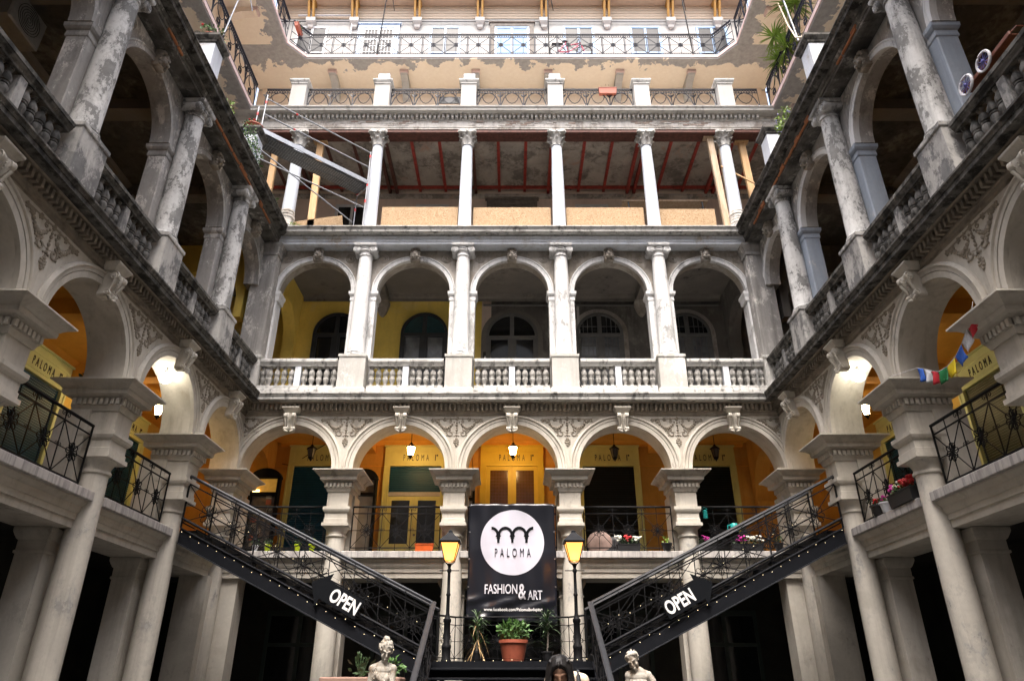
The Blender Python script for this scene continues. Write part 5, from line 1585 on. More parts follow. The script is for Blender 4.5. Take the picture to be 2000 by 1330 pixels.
# ------------------------------------------------------------------ hanging lanterns and floodlights
def hex_lantern(loc, label, lit, ztop, s=1.0, cat='lantern'):
    t = thing('hanging_lantern', label, cat, (loc[0], loc[1], loc[2]), 0, 'lanterns of the first floor gallery')
    n = 6
    ring = lambda r, z, k0=0: [(r * cos(2 * pi * k / n), r * sin(2 * pi * k / n), z) for k in range(n)]
    b = MB()
    for k in range(n):
        a = 2 * pi * k / n; a2 = 2 * pi * (k + 1) / n
        b.tube([(0.075 * s * cos(a), 0.075 * s * sin(a), -0.2 * s), (0.125 * s * cos(a), 0.125 * s * sin(a), 0.06 * s)], 0.008, 4)
        b.tube([(0.125 * s * cos(a), 0.125 * s * sin(a), 0.06 * s), (0.125 * s * cos(a2), 0.125 * s * sin(a2), 0.06 * s)], 0.009, 4)
        b.tube([(0.075 * s * cos(a), 0.075 * s * sin(a), -0.2 * s), (0.075 * s * cos(a2), 0.075 * s * sin(a2), -0.2 * s)], 0.009, 4)
    b.obj('frame', 'iron_black', t)
    MB().loft([ring(0.068 * s, -0.195 * s), ring(0.117 * s, 0.055 * s)]).obj('glass', lit or 'lantern_dead', t)
    MB().loft([ring(0.155 * s, 0.06 * s), ring(0.16 * s, 0.07 * s), ring(0.09 * s, 0.12 * s), ring(0.04 * s, 0.16 * s), ring(0.04 * s, 0.18 * s), ring(0.012 * s, 0.21 * s)]).obj('roof', 'iron_black', t)
    MB().loft([ring(0.08 * s, -0.2 * s), ring(0.05 * s, -0.25 * s), ring(0.02 * s, -0.27 * s), ring(0.025 * s, -0.29 * s), ring(0.005 * s, -0.31 * s)]).obj('base', 'iron_black', t)
    MB().cyl((0, 0, 0.2 * s), (0, 0, ztop - loc[2]), 0.009, 6).obj('rod', 'iron_black', t)
    MB().lathe([(0.06, ztop - loc[2] - 0.05), (0.07, ztop - loc[2] - 0.03), (0.07, ztop - loc[2])], seg=10).obj('ceiling_rose', 'iron_black', t)
hex_lantern((-5.93, 20.0, 7.74), 'unlit lantern hanging in the leftmost arch of the back gallery', None, 8.45)
hex_lantern((-2.99, 20.0, 7.80), 'lit lantern hanging before the half-open shutter, second arch from left', 'lantern_lit', 8.45)
hex_lantern((0.03, 20.0, 7.80), 'lit lantern hanging before the yellow door above the banner', 'lantern_lit', 8.45)
hex_lantern((3.03, 20.0, 7.74), 'unlit lantern hanging in the arch right of the banner', None, 8.45)
hex_lantern((6.01, 20.0, 7.74), 'unlit lantern hanging in the rightmost arch of the back gallery', None, 8.45)
hex_lantern((-9.0, 16.75, 7.85), 'lit lantern hanging inside the left gallery beside the dazzling lamp', 'lantern_side', 8.44, 0.98)
hex_lantern((9.0, 16.72, 7.85), 'lantern hanging inside the right gallery beside the dazzling lamp', 'lantern_dim', 8.44, 0.98)

def flood(x, y, z, sg, label):
    t = thing('floodlight', label, 'floodlight', (x, y, z), 0, 'floodlights in the side galleries')
    MB().lathe([(0.03, 0.20), (0.05, 0.17), (0.05, 0.11)], seg=12).obj('housing', 'white_plastic', t, 40)
    MB().ball((0, 0, 0.0), 0.13, 14, 9, sz=0.9).obj('globe', 'flood_lit', t, 60)
    MB().cyl((0, 0, 0.14), (0, 0, 7.9 - z), 0.015, 6).obj('bracket', 'white_plastic', t)
flood(-7.66, 14.22, 7.60, 1, 'dazzling white lamp under an arch of the left gallery')
flood(7.66, 14.2, 7.63, -1, 'dazzling white lamp under an arch of the right gallery')

# ------------------------------------------------------------------ fairy lights
BULB = MB().ball((0, 0, 0), 0.0055, 6, 4).mesh('bulb', 'bulb_fairy')
def fairy(pts, n, label, droop=0.05):
    t = thing('string_lights', label, 'string lights', pts[0], 0, 'fairy lights on the staircase')
    o0 = Vector(pts[0])
    P_ = [Vector(p) - o0 for p in pts]
    segl = [(P_[i + 1] - P_[i]).length for i in range(len(P_) - 1)]
    tot = sum(segl)
    def at(s):
        for i, l in enumerate(segl):
            if s <= l or i == len(segl) - 1:
                return P_[i].lerp(P_[i + 1], min(1, s / l))
            s -= l
    wire = []
    rn = random.Random(len(label))
    for k in range(n + 1):
        p = at(tot * k / n) + Vector((0, rn.uniform(-.01, .01), -droop * (k % 3) / 2 + rn.uniform(-.025, .02)))
        wire.append(p)
        place('bulb', BULB, t, p + Vector((0, -0.012, -0.02)))
    MB().tube(wire, 0.003, 3).obj('wire', 'iron_black', t)
fairy([(-7.1, 15.30, 4.52), (-1.75, 15.30, 1.95)], 26, 'fairy lights along the lower edge of the left flight')
fairy([(7.1, 15.30, 4.52), (1.75, 15.30, 1.95)], 26, 'fairy lights along the lower edge of the right flight')
fairy([(-6.9, 16.8, 5.1), (-5.0, 16.8, 4.2), (-1.9, 16.8, 2.7)], 22, 'fairy lights wound along the rear railing of the left flight')
fairy([(6.9, 16.8, 5.1), (5.0, 16.8, 4.2), (1.9, 16.8, 2.7)], 20, 'fairy lights wound along the rear railing of the right flight')
fairy([(-1.5, 15.42, 2.0), (1.5, 15.42, 2.0)], 16, 'fairy lights along the edge of the landing', 0.0)
fairy([(-1.6, 17.0, 2.0), (-1.55, 17.0, 2.9)], 10, 'fairy lights up the left end of the landing railing', 0.0)

# ------------------------------------------------------------------ display cases in the gallery
def display_case(x, y, w, h, label, lit):
    t = thing('display_case', label, 'display case', (x, y, F1), 0, 'arched black display cases')
    d = 0.22
    fr = MB()
    fr.box(-w / 2, -w / 2 + 0.07, -d, 0, 0.35, h); fr.box(w / 2 - 0.07, w / 2, -d, 0, 0.35, h)
    fr.box(-w / 2 + 0.07, w / 2 - 0.07, -d, 0, 0.35, 0.45); fr.box(-w / 2 + 0.07, w / 2 - 0.07, -d, 0, h - 0.5, h - 0.42)
    fr.box(-w / 2, -w / 2 + 0.1, -d, 0, 0, 0.349); fr.box(w / 2 - 0.1, w / 2, -d, 0, 0, 0.349)
    fr.obj('frame', 'iron_black', t)
    MB().prism_v([(w / 2 * cos(pi * i / 14) * 1.06, h + 0.001 + 0.3 * sin(pi * i / 14)) for i in range(15)], -d, 0).obj('arched_top', 'iron_black', t)
    MB().box(-w / 2 + 0.071, w / 2 - 0.071, -0.06, -0.02, 0.451, h - 0.501).obj('back_board', 'paper_cream' if not lit else 'old_wood', t)
    MB().box(-w / 2 + 0.071, w / 2 - 0.071, -0.1, -0.06, h - 0.419, h).obj('header_board', 'lit_board' if lit else 'old_wood', t)
    if lit:
        MB().box(-w / 2 + 0.09, -w / 2 + 0.27, -0.16, -0.101, h - 0.41, h - 0.33).obj('picture_light', 'lamp_core', t)
        rn = random.Random(4)
        for k in range(9):
            px, pz = rn.uniform(-w / 2 + 0.18, w / 2 - 0.18), 0.55 + 0.17 * k
            MB().box(px - 0.08, px + 0.08, -0.072, -0.062 + 0.0, pz, pz + 0.14).obj('paper', 'paper_red' if k % 3 == 1 else 'paper_cream', t)
display_case(-7.32, 20.65, 0.86, 2.5, 'tall arched black display case with a lit header beside the leftmost shop door', True)
display_case(-4.42, 20.9, 0.72, 2.55, 'tall arched black display case with a pale panel, left of the half-open shutter', False)
display_case(-1.42, 20.9, 0.62, 2.4, 'arched black display case half hidden behind the pier left of the yellow door', False)

# ------------------------------------------------------------------ plants
def leaf_cloud(b, c, rx, ry, rz, n, size, rn, up=0.3):
    for _ in range(n):
        while True:
            p = Vector((rn.uniform(-1, 1), rn.uniform(-1, 1), rn.uniform(-1, 1)))
            if 0.15 < p.length < 1:
                break
        q = Vector((c[0] + p.x * rx, c[1] + p.y * ry, c[2] + p.z * rz))
        d = (p + Vector((rn.gauss(0, .5), rn.gauss(0, .5), up + rn.gauss(0, .4)))).normalized()
        s = d.cross(Vector((rn.gauss(0, 1), rn.gauss(0, 1), rn.gauss(0, 1)))).normalized()
        nn = d.cross(s)
        L = size * rn.uniform(0.6, 1.3); w = L * 0.32
        b.add([q, q + d * L * 0.45 + s * w - nn * w * 0.3, q + d * L, q + d * L * 0.45 - s * w - nn * w * 0.3, q + d * L * 0.5], [(0, 1, 4), (1, 2, 4), (2, 3, 4), (3, 0, 4)])
    return b

def blade(b, base, ang, L, w, rise, droop, n=6, yaw=0):
    ca, sa = cos(ang), sin(ang)
    vs = []
    for i in range(n + 1):
        t = i / n
        r = L * (t * cos(rise)); z = L * (t * sin(rise)) - droop * L * t * t
        ww = w * (1 - t) ** 0.6 * (0.6 + 0.4 * min(1, t * 5))
        c = Vector((base[0] + ca * r, base[1] + sa * r, base[2] + z))
        s = Vector((-sa, ca, 0)) * ww
        vs += [c - s, c + Vector((0, 0, -ww * 0.5)), c + s]
    fs = []
    for i in range(n):
        a = 3 * i
        fs += [(a, a + 1, a + 4, a + 3), (a + 1, a + 2, a + 5, a + 4)]
    b.add(vs, fs)

def pot(b, r0, r1, h, rim=0.015):
    b.lathe([(r0 * 0.9, 0), (r0, 0.01), (r1 * 0.97, h * 0.85), (r1 + rim, h * 0.86), (r1 + rim, h), (r1 * 0.92, h), (r1 * 0.88, h * 0.9), (0.01, h * 0.88)], seg=18)

def potted(name, label, loc, potmat, r0, r1, h, leaf, n, size, spread, flowers=None, cat='plant', group=None, rise=0.0):
    t = thing(name, label, cat, loc, 0, group)
    b = MB(); pot(b, r0, r1, h)
    b.obj('pot', potmat, t, 40)
    rn = random.Random(hash(label) % 1000 if False else len(label) * 7)
    f = leaf_cloud(MB(), (0, 0, h + spread[2] * 0.8 + rise), spread[0], spread[1], spread[2], n, size, rn)
    for k in range(5):
        a = rn.uniform(0, 6.28)
        f.tube([(0, 0, h * 0.85), (0.4 * spread[0] * cos(a), 0.4 * spread[1] * sin(a), h + spread[2] + rise)], 0.006, 4)
    f.obj('foliage', leaf, t)
    if flowers:
        for mat, k in flowers:
            fb = MB()
            for _ in range(k):
                c = (rn.uniform(-1, 1) * spread[0] * 0.8, rn.uniform(-1, .6) * spread[1], h + spread[2] * rn.uniform(0.9, 1.9) + rise)
                for q in range(5):
                    a = 2 * pi * q / 5 + rn.random()
                    fb.ball((c[0] + 0.02 * cos(a), c[1] + 0.015 * sin(a), c[2] + rn.uniform(-.012, .012)), 0.019, 6, 4)
            fb.obj('flowers', mat, t)
    return t

def flower_box(label, loc, L, potmat, leaf, flowers, rz=0, group='flower boxes', n=120, w=0.16, h=0.18, sc_=1.0):
    t = thing('flower_box', label, 'flower box', loc, rz, group)
    MB().loft([[(-a, -c, z), (a, -c, z), (a, c, z), (-a, c, z)] for a, c, z in ((L / 2 * 0.94, w / 2 * 0.8, 0), (L / 2, w / 2, h * 0.9), (L / 2 + 0.012, w / 2 + 0.012, h * 0.91), (L / 2 + 0.012, w / 2 + 0.012, h), (L / 2 - 0.015, w / 2 - 0.015, h), (L / 2 - 0.02, w / 2 - 0.02, h * 0.85))]).obj('trough', potmat, t)
    rn = random.Random(len(label))
    if n:
        leaf_cloud(MB(), (0, 0, h + 0.06), L / 2 * 0.9, w * 0.6, 0.09, n, 0.055, rn).obj('foliage', leaf, t)
    for mat, x, k in flowers:
        fb = MB()
        for _ in range(k):
            c = (x * L / 2 + rn.gauss(0, .06), rn.uniform(-.08, .04), h + rn.uniform(0.08, 0.2))
            for q in range(5):
                a = 2 * pi * q / 5 + rn.random()
                fb.ball((c[0] + 0.022 * cos(a), c[1] + 0.015 * sin(a), c[2] + rn.uniform(-.012, .012)), 0.021 * sc_, 6, 4)
        fb.obj('flowers', mat, t)
    return t

def spiky(name, label, loc, potmat, n, L, w, mats, r1=0.12, h=0.22, trunk=0.0, group=None, rise=(0.3, 1.3), droop=0.6):
    t = thing(name, label, 'plant', loc, 0, group)
    b = MB(); pot(b, r1 * 0.75, r1, h)
    b.obj('pot', potmat, t, 40)
    rn = random.Random(len(label))
    if trunk:
        MB().tube([(0, 0, h * 0.8), (0.02, 0, h + trunk * 0.5), (0, 0.01, h + trunk)], 0.025, 7, r2=0.018).obj('stem', 'old_wood', t)
    for mi, mat in enumerate(mats):
        f = MB()
        for k in range(n // len(mats)):
            z = h * 0.9 + trunk * rn.uniform(0.45 if mi == 0 else 0.05, 1.0)
            r_ = rn.uniform(*rise) if mat != 'leaf_dry' else rn.uniform(-1.2, -0.3)
            blade(f, (0, 0, z), rn.uniform(0, 2 * pi), L * rn.uniform(0.6, 1.1), w, r_, droop * rn.uniform(0.5, 1.2))
        f.obj('leaves', mat, t)
    return t

# landing
potted('potted_plant', 'large terracotta pot with a bushy green plant on the landing', (0.03, 16.75, 1.95), 'terracotta', 0.22, 0.31, 0.47, 'leaf_green', 420, 0.095, (0.36, 0.3, 0.22))
spiky('dragon_tree', 'spiky dragon tree with drooping blades, left of the terracotta pot', (-0.78, 16.85, 1.95), 'black_plastic', 90, 0.55, 0.014, ('leaf_grey', 'leaf_green', 'leaf_grey', 'leaf_green', 'leaf_grey', 'leaf_dry'), trunk=0.75, group='dragon trees on the landing', h=0.25)
spiky('dragon_tree', 'spiky dragon tree with dense dark blades, right of the terracotta pot', (0.78, 16.85, 1.95), 'black_plastic', 90, 0.62, 0.016, ('leaf_grey', 'leaf_dark'), trunk=0.75, group='dragon trees on the landing', h=0.25)
# back gallery edge
potted('potted_plant', 'small white pot with green leaves on the back gallery edge', (-6.50, 18.17, F1), 'white_plastic', 0.06, 0.08, 0.15, 'leaf_green', 60, 0.05, (0.10, 0.08, 0.08), group='pots on the back gallery edge')
potted('potted_plant', 'lime green pot left of the other two lime pots on the gallery edge', (-6.18, 18.17, F1), 'lime_plastic', 0.06, 0.08, 0.16, 'leaf_dark', 60, 0.05, (0.10, 0.08, 0.08), group='pots on the back gallery edge')
potted('potted_plant', 'lime green pot, middle of the three on the gallery edge', (-5.42, 18.17, F1), 'lime_plastic', 0.06, 0.08, 0.17, 'leaf_green', 50, 0.045, (0.09, 0.07, 0.07), group='pots on the back gallery edge')
potted('potted_plant', 'lime green pot with yellowish leaves nearest the column of the second arch', (-5.06, 18.17, F1), 'lime_plastic', 0.06, 0.08, 0.17, 'leaf_yellow', 60, 0.05, (0.10, 0.08, 0.08), group='pots on the back gallery edge')
flower_box('empty orange planter box on the gallery edge left of the banner', (-2.22, 18.17, F1), 0.46, 'orange_plastic', 'leaf_green', (), n=0)
flower_box('black flower box with one red bloom and white flowers, right of the banner', (2.95, 18.17, F1), 0.58, 'black_plastic', 'leaf_dark', (('petal_white', -0.75, 9), ('petal_red', 0.0, 10), ('petal_white', 0.8, 9)))
potted('potted_plant', 'small black pot with a sprout near the pier right of the flower box', (3.92, 18.17, F1), 'black_plastic', 0.09, 0.13, 0.2, 'leaf_yellow', 40, 0.06, (0.10, 0.08, 0.09), group='pots on the back gallery edge')
flower_box('black flower box with pink flowers behind the right stair railing', (4.95, 18.17, F1), 0.4, 'black_plastic', 'leaf_dark', (('petal_magenta', -0.3, 6),))
flower_box('long black flower box with magenta and white flowers behind the right stairs', (5.95, 18.17, F1), 0.8, 'black_plastic', 'leaf_dark', (('petal_magenta', -0.3, 12), ('petal_white', 0.3, 12), ('petal_white', 0.7, 8)))
potted('potted_plant', 'black pot at the right end of the back gallery edge', (6.75, 18.17, F1), 'black_plastic', 0.08, 0.12, 0.2, 'leaf_dark', 50, 0.06, (0.1, 0.08, 0.1), group='pots on the back gallery edge')
# right gallery edge
flower_box('black flower box with bright red and magenta flowers on the right gallery edge', (7.36, 13.05, F1), 0.85, 'black_plastic', 'leaf_green', (('petal_red', -0.65, 22), ('petal_red', -0.1, 18), ('petal_magenta', 0.8, 14), ('petal_white', 0.45, 8)), rz=pi / 2, w=0.22, h=0.24, sc_=1.3)
potted('potted_plant', 'white pot with pink flowers beside the red flower box', (7.36, 13.78, F1), 'white_plastic', 0.08, 0.11, 0.2, 'leaf_green', 50, 0.05, (0.09, 0.09, 0.06), flowers=(('petal_magenta', 3),), group='pots on the right gallery edge')
potted('potted_plant', 'dark pot with red geranium at the end of the right gallery edge', (7.36, 14.12, F1), 'black_plastic', 0.09, 0.13, 0.22, 'leaf_dark', 60, 0.06, (0.11, 0.11, 0.07), flowers=(('petal_red', 7),), group='pots on the right gallery edge')
potted('potted_plant', 'small red pot on the capital of the left gallery pier', (-8.15, 12.35, 6.55), 'red_band', 0.10, 0.14, 0.14, 'leaf_grey', 40, 0.08, (0.12, 0.12, 0.12))
# terraces
potted('potted_plant', 'terracotta bowl with weeds on the nearer left terrace pier', (-7.5, 12.35, 15.85), 'terracotta', 0.14, 0.22, 0.16, 'leaf_green', 150, 0.08, (0.3, 0.3, 0.16), flowers=(('petal_red', 1),), group='pots on terrace piers')
potted('potted_plant', 'terracotta pot with red flower on the left pier beside the scaffold', (-7.5, 15.5, 15.85), 'terracotta', 0.18, 0.26, 0.22, 'leaf_green', 70, 0.07, (0.2, 0.2, 0.12), flowers=(('petal_red', 4),), group='pots on terrace piers')
def wild(label, loc, n, sp, leaf, size, fl=None, name='wild_plant', group='plants growing on the cornices'):
    t = thing(name, label, 'plant', loc, 0, group)
    rn = random.Random(len(label) * 3)
    f = leaf_cloud(MB(), (0, 0, 0), sp[0], sp[1], sp[2], n, size, rn, up=-0.1)
    for k in range(9):
        a = rn.uniform(0, 6.28)
        f.tube([(0.0, 0.0, -sp[2] * 0.4), (0.5 * sp[0] * cos(a), 0.5 * sp[1] * sin(a), sp[2] * 0.3), (0.95 * sp[0] * cos(a), 0.95 * sp[1] * sin(a), sp[2] * rn.uniform(-.6, .9))], 0.005, 4)
    f.obj('foliage', leaf, t)
    if fl:
        fb = MB()
        for _ in range(fl[1]):
            p = Vector((rn.gauss(0, 1), rn.gauss(0, 1), rn.gauss(0, 1))).normalized()
            fb.ball((p.x * sp[0] * 0.95, p.y * sp[1] * 0.95, p.z * sp[2] * 0.95), 0.017, 5, 4)
        fb.obj('flowers', fl[0], t)['kind'] = 'stuff'
TP = thing('wild_plant', 'trailing green plant with violet flowers below the left terrace pot', 'plant', (-7.3, 15.0, 14.9), 0, 'plants growing on the cornices')
rn = random.Random(77)
f = MB(); fb = MB()
for k in range(9):
    c = (rn.uniform(-.16, .16), rn.uniform(-.36, .36), rn.uniform(-.5, .55))
    s_ = rn.uniform(0.16, 0.28)
    leaf_cloud(f, c, s_, s_ * 1.2, s_ * 1.3, 90, 0.065, rn, up=-0.15)
    f.tube([(0.1, 0.2, 0.5), (c[0], c[1], c[2])], 0.006, 4)
    if k % 3:
        for q in range(12):
            fb.ball((c[0] + rn.gauss(0, s_ * .7), c[1] + rn.gauss(0, s_ * .7), c[2] - abs(rn.gauss(0, s_ * .9))), 0.012, 5, 4)
f.obj('foliage', 'leaf_green', TP)
fb.obj('flowers', 'petal_violet', TP)['kind'] = 'stuff'
wild('tuft of weeds growing from the left cornice in front of the first terrace pier', (-7.2, 13.2, 14.45), 130, (0.18, 0.25, 0.32), 'leaf_yellow', 0.09)
wild('small weed at the inner end of the left cornice', (-7.1, 16.7, 14.35), 90, (0.15, 0.22, 0.2), 'leaf_green', 0.07)
wild('tiny weed on the cornice beside the tilted chipboard', (-6.7, 17.85, 14.28), 60, (0.2, 0.1, 0.1), 'leaf_yellow', 0.06)
wild('yellow-green tuft with violet flowers on the right cornice', (7.25, 14.1, 14.9), 230, (0.2, 0.32, 0.5), 'leaf_yellow', 0.08, ('petal_violet', 40))
YB = thing('yucca', 'tall yucca with several spiky heads behind the right balcony railing', 'plant', (9.3, 16.3, 19.17))
b = MB(); pot(b, 0.2, 0.28, 0.35); b.obj('pot', 'terracotta', YB, 40)
rn = random.Random(21)
heads = ((-0.3, 0, 1.3), (-0.45, 0.35, 2.0), (-0.25, -0.5, 2.6), (-0.4, -0.15, 0.85), (-0.35, 0.6, 1.2), (-0.2, -0.9, 2.0))
st = MB()
for h in heads:
    st.tube([(0, 0, 0.3), (h[0] * 0.5, h[1] * 0.5, h[2] * 0.6), h], 0.035, 6)
st.obj('stem', 'old_wood', YB)
f = MB()
for h in heads:
    for k in range(70):
        blade(f, h, rn.uniform(0, 6.28), rn.uniform(0.5, 0.85), 0.03, rn.uniform(-0.9, 1.4), 0.25, 4)
f.obj('leaves', 'leaf_yellow', YB)
# trough with shrub at the foot of the left flight
SH = thing('shrub', 'leafy dark shrub in a pinkish stone trough left of the left statue', 'shrub', (-2.62, 12.9, 0))
MB().box(-0.45, 0.75, -0.3, 0.3, 0, 1.55, 0.02).obj('trough', 'pink_dark', SH)
MB().box(-0.5, 0.8, -0.35, 0.35, 1.551, 1.64, 0.02).obj('trough_rim', 'pink_dark', SH)
f = leaf_cloud(MB(), (0.1, 0, 1.74), 0.16, 0.14, 0.2, 36, 0.12, random.Random(9))
for k in range(6):
    f.tube([(0.1, 0, 1.6), (0.1 + 0.05 * (k - 2.5), 0.02, 1.95)], 0.008, 4)
f.obj('foliage', 'leaf_dark', SH)
leaf_cloud(MB(), (0.62, -0.1, 1.78), 0.2, 0.15, 0.14, 60, 0.1, random.Random(10)).obj('low_foliage', 'leaf_green', SH)

# ------------------------------------------------------------------ small things in the galleries
t = thing('cushion', 'pale pink cushion leaning behind the railing right of the banner', 'cushion', (2.22, 18.75, F1))
MB().ball((0, 0, 0.30), 0.34, 14, 9, sy=0.35, sz=0.95).obj('cover', 'cushion_pink', t, 60, rot=(0.2, 0.25, 0))
t = thing('bag', 'black bag standing beside the pale pink cushion', 'bag', (2.62, 18.75, F1))
MB().stack([(0.2, 0.1, 0), (0.22, 0.12, 0.1), (0.19, 0.1, 0.38), (0.12, 0.05, 0.46)]).obj('body', 'black_plastic', t)
MB().tube(spiral(0, 0.46, 0.1, 0.1, 0.5, 0, n=10), 0.012, 5).obj('handle', 'black_plastic', t)
t = thing('watering_can', 'turquoise watering can among the flowers behind the right stairs', 'watering can', (5.70, 18.2, 5.05))
MB().lathe([(0.09, 0), (0.10, 0.02), (0.10, 0.17), (0.08, 0.2), (0.07, 0.2)], seg=16).obj('body', 'turquoise', t, 40)
MB().tube([(0.08, 0, 0.05), (0.2, 0, 0.14), (0.26, 0, 0.22)], 0.02, 6).obj('spout', 'turquoise', t)
MB().tube([(-0.09, 0, 0.16), (-0.16, 0, 0.16), (-0.17, 0, 0.06), (-0.1, 0, 0.03)], 0.012, 6).obj('handle', 'turquoise', t)
t = thing('hanging_tin', 'turquoise tin lantern hanging from the railing by the fifth pier', 'tin', (5.02, 18.28, F1 + 0.85))
MB().lathe([(0.055, 0), (0.06, 0.01), (0.06, 0.17), (0.065, 0.18), (0.03, 0.22)], seg=14).obj('body', 'turquoise', t, 40)
MB().tube(spiral(0, 0.22, 0.06, 0.06, 0.5, 0, n=8), 0.006, 4).obj('handle', 'turquoise', t)
t = thing('air_conditioner', 'boxy air conditioning unit hung high in the left upper gallery', 'air conditioner', (-9.7, 9.45, 12.75))
MB().box(-0.3, 0.3, -0.45, 0.45, 0, 0.72, 0.03).obj('casing', 'ac_grey', t)
b = MB()
for k in range(6):
    b.tube([(0.305, 0.05 * (k + 1) * cos(q * pi / 10), 0.36 + 0.05 * (k + 1) * sin(q * pi / 10)) for q in range(20)], 0.006, 3, closed=True)
b.obj('fan_grille', 'iron_black', t)
for y in (-0.3, 0.3):
    MB().cyl((0, y, 0.72), (0, y, 1.04), 0.02, 5).obj('hanger', 'iron_black', t)

# prayer flags
fl = [(6.98, 11.02, 6.42), (7.0, 10.87, 6.34), (7.0, 10.69, 6.22), (7.0, 10.52, 6.13), (7.0, 10.27, 6.11), (7.0, 10.02, 6.16), (7.0, 9.78, 6.28), (7.0, 9.56, 6.44), (7.0, 9.38, 6.58)]
PF = thing('prayer_flags', 'string of coloured prayer flags hanging between two capitals of the right gallery', 'flags', fl[0])
o0 = Vector(fl[0])
MB().tube([Vector((6.9, 11.7, 6.56)) - o0] + [Vector(p) - o0 for p in fl] + [Vector((6.95, 9.2, 6.7)) - o0], 0.005, 4).obj('cord', 'flag_white', PF)
for k, mat in enumerate(('flag_blue', 'flag_white', 'flag_red', 'flag_green', 'flag_yellow', 'flag_blue', 'flag_white', 'flag_red')):
    p, q = Vector(fl[k]) - o0, Vector(fl[k + 1]) - o0
    p, q = p.lerp(q, 0.04), p.lerp(q, 0.93)
    h = 0.25
    vs = []; fs = []
    sw = Vector((0.0, -0.05 if k > 4 else 0.02, 0))
    for i in range(6):
        for j in range(7):
            s_, v_ = i / 5, j / 6
            c = p.lerp(q, s_) + Vector((0.03 * sin(s_ * 5 + k + v_ * 3) * v_, 0, -h * v_ * (0.9 + 0.1 * sin(s_ * 4 + k)))) + sw * v_
            vs.append(c)
    for i in range(5):
        for j in range(6):
            a = i * 7 + j
            fs.append((a, a + 1, a + 8, a + 7))
    fo = MB().add(vs, fs).obj('flag', mat, PF, 180)
    m_ = fo.modifiers.new('thick', 'SOLIDIFY'); m_.thickness = 0.002

# hand cart on the right balustrade
def wheel(b, c, r, n, axis, tyre=0.018, spoke=0.004):
    ring = []
    for k in range(20):
        a = 2 * pi * k / 20
        if axis == 'x':
            ring.append((c[0], c[1] + r * cos(a), c[2] + r * sin(a)))
        else:
            ring.append((c[0] + r * cos(a), c[1], c[2] + r * sin(a)))
    return ring
CT = thing('hand_cart', 'brown hand cart with two white-rimmed wheels lying on the right balustrade', 'cart', (7.24, 7.9, 9.83))
for y, z in ((-0.22, 0.21), (0.24, 0.20)):
    r = wheel(None, (-0.05, y, z), 0.15, 20, 'x')
    w_ = MB().tube(r, 0.022, 6, closed=True).obj('wheel', 'wheel_white', CT)
    sp_ = MB()
    for k in range(10):
        a = 2 * pi * k / 10
        sp_.cyl((-0.05, y, z), (-0.05, y + 0.14 * cos(a), z + 0.14 * sin(a)), 0.006, 4)
    sp_.ball((-0.06, y, z), 0.03, 8, 5)
    sp_.obj('spokes', 'spoke_blue', w_)
MB().box(0.0, 0.05, -0.75, 0.42, 0.17, 0.25, 0.01).obj('tray', 'cart_brown', CT)
MB().box(0.05, 0.30, -0.72, 0.4, 0.19, 0.23, 0.01).obj('tray_floor', 'cart_brown', CT)
MB().tube([(0.03, -0.75, 0.21), (0.05, -0.85, 0.22), (0.2, -0.85, 0.22)], 0.012, 6).obj('handle', 'cart_brown', CT)

# bicycle on the top balcony
BK = thing('bicycle', 'pink bicycle leaning on the top balcony railing', 'bicycle', (2.35, 19.98, F5 + 0.06))
for x in (-0.52, 0.55):
    w_ = MB().tube(wheel(None, (x, 0, 0.34), 0.31, 20, 'y'), 0.026, 6, closed=True).obj('wheel', 'rubber', BK)
    s_ = MB()
    for k in range(14):
        a = 2 * pi * k / 14
        s_.cyl((x, 0, 0.34), (x + 0.3 * cos(a), 0, 0.34 + 0.3 * sin(a)), 0.003, 3)
    s_.obj('spokes', 'chrome', w_)
b = MB()
for p, q in (((-0.52, 0.34), (-0.08, 0.32)), ((-0.52, 0.34), (-0.18, 0.78)), ((-0.08, 0.32), (-0.2, 0.86)), ((-0.08, 0.32), (0.38, 0.72)), ((-0.16, 0.66), (0.36, 0.80)), ((0.36, 0.9), (0.55, 0.34))):
    b.cyl((p[0], 0, p[1]), (q[0], 0, q[1]), 0.026, 6)
b.obj('frame', 'bike_pink', BK)
MB().ball((-0.22, 0, 0.9), 0.12, 10, 6, sy=0.6, sz=0.35).obj('saddle', 'rubber', BK, 60)
MB().tube([(0.36, 0, 0.88), (0.34, 0, 1.05), (0.28, 0.25, 1.08), (0.2, 0.28, 1.08)], 0.014, 6).obj('handlebar', 'rubber', BK)
MB().tube([(-0.85, 0, 0.42), (-0.8, 0, 0.62), (-0.6, 0, 0.72), (-0.4, 0, 0.7)], 0.016, 6).obj('mudguard', 'rubber', BK)
MB().box(-0.75, -0.3, -0.06, 0.06, 0.74, 0.77).obj('rack', 'rubber', BK)

# poles, clothes props and small things on the upper balconies
def pole(x, y, z0, z1, lean, label, mat='iron_black', ly=0.0):
    t = thing('pole', label, 'pole', (x, y, z0), 0, 'poles on the upper balconies')
    MB().cyl((0, 0, 0), (lean, ly, z1 - z0), 0.025, 6).obj('shaft', mat, t)
    MB().cyl((lean * 0.8, ly * 0.8, (z1 - z0) * 0.98), (lean + 0.25, ly + 0.3, (z1 - z0) * 0.62), 0.018, 5).obj('stay', mat, t)
pole(-5.33, 19.75, F5, 28.5, 0.18, 'black clothes pole on the left half of the top balcony')
pole(1.47, 19.75, F5, 28.5, 0.0, 'black clothes pole on the top balcony beside the pink bicycle')
pole(7.15, 19.75, F5, 28.5, -0.15, 'black clothes pole at the right end of the top balcony')
pole(-8.75, 14.9, 19.17, 22.6, 0.0, 'long grey-blue pole on the left balcony', 'galvanised', 0.55)
pole(8.75, 15.1, 19.17, 22.6, 0.0, 'long grey-blue pole on the right balcony by the yucca', 'galvanised', 0.4)
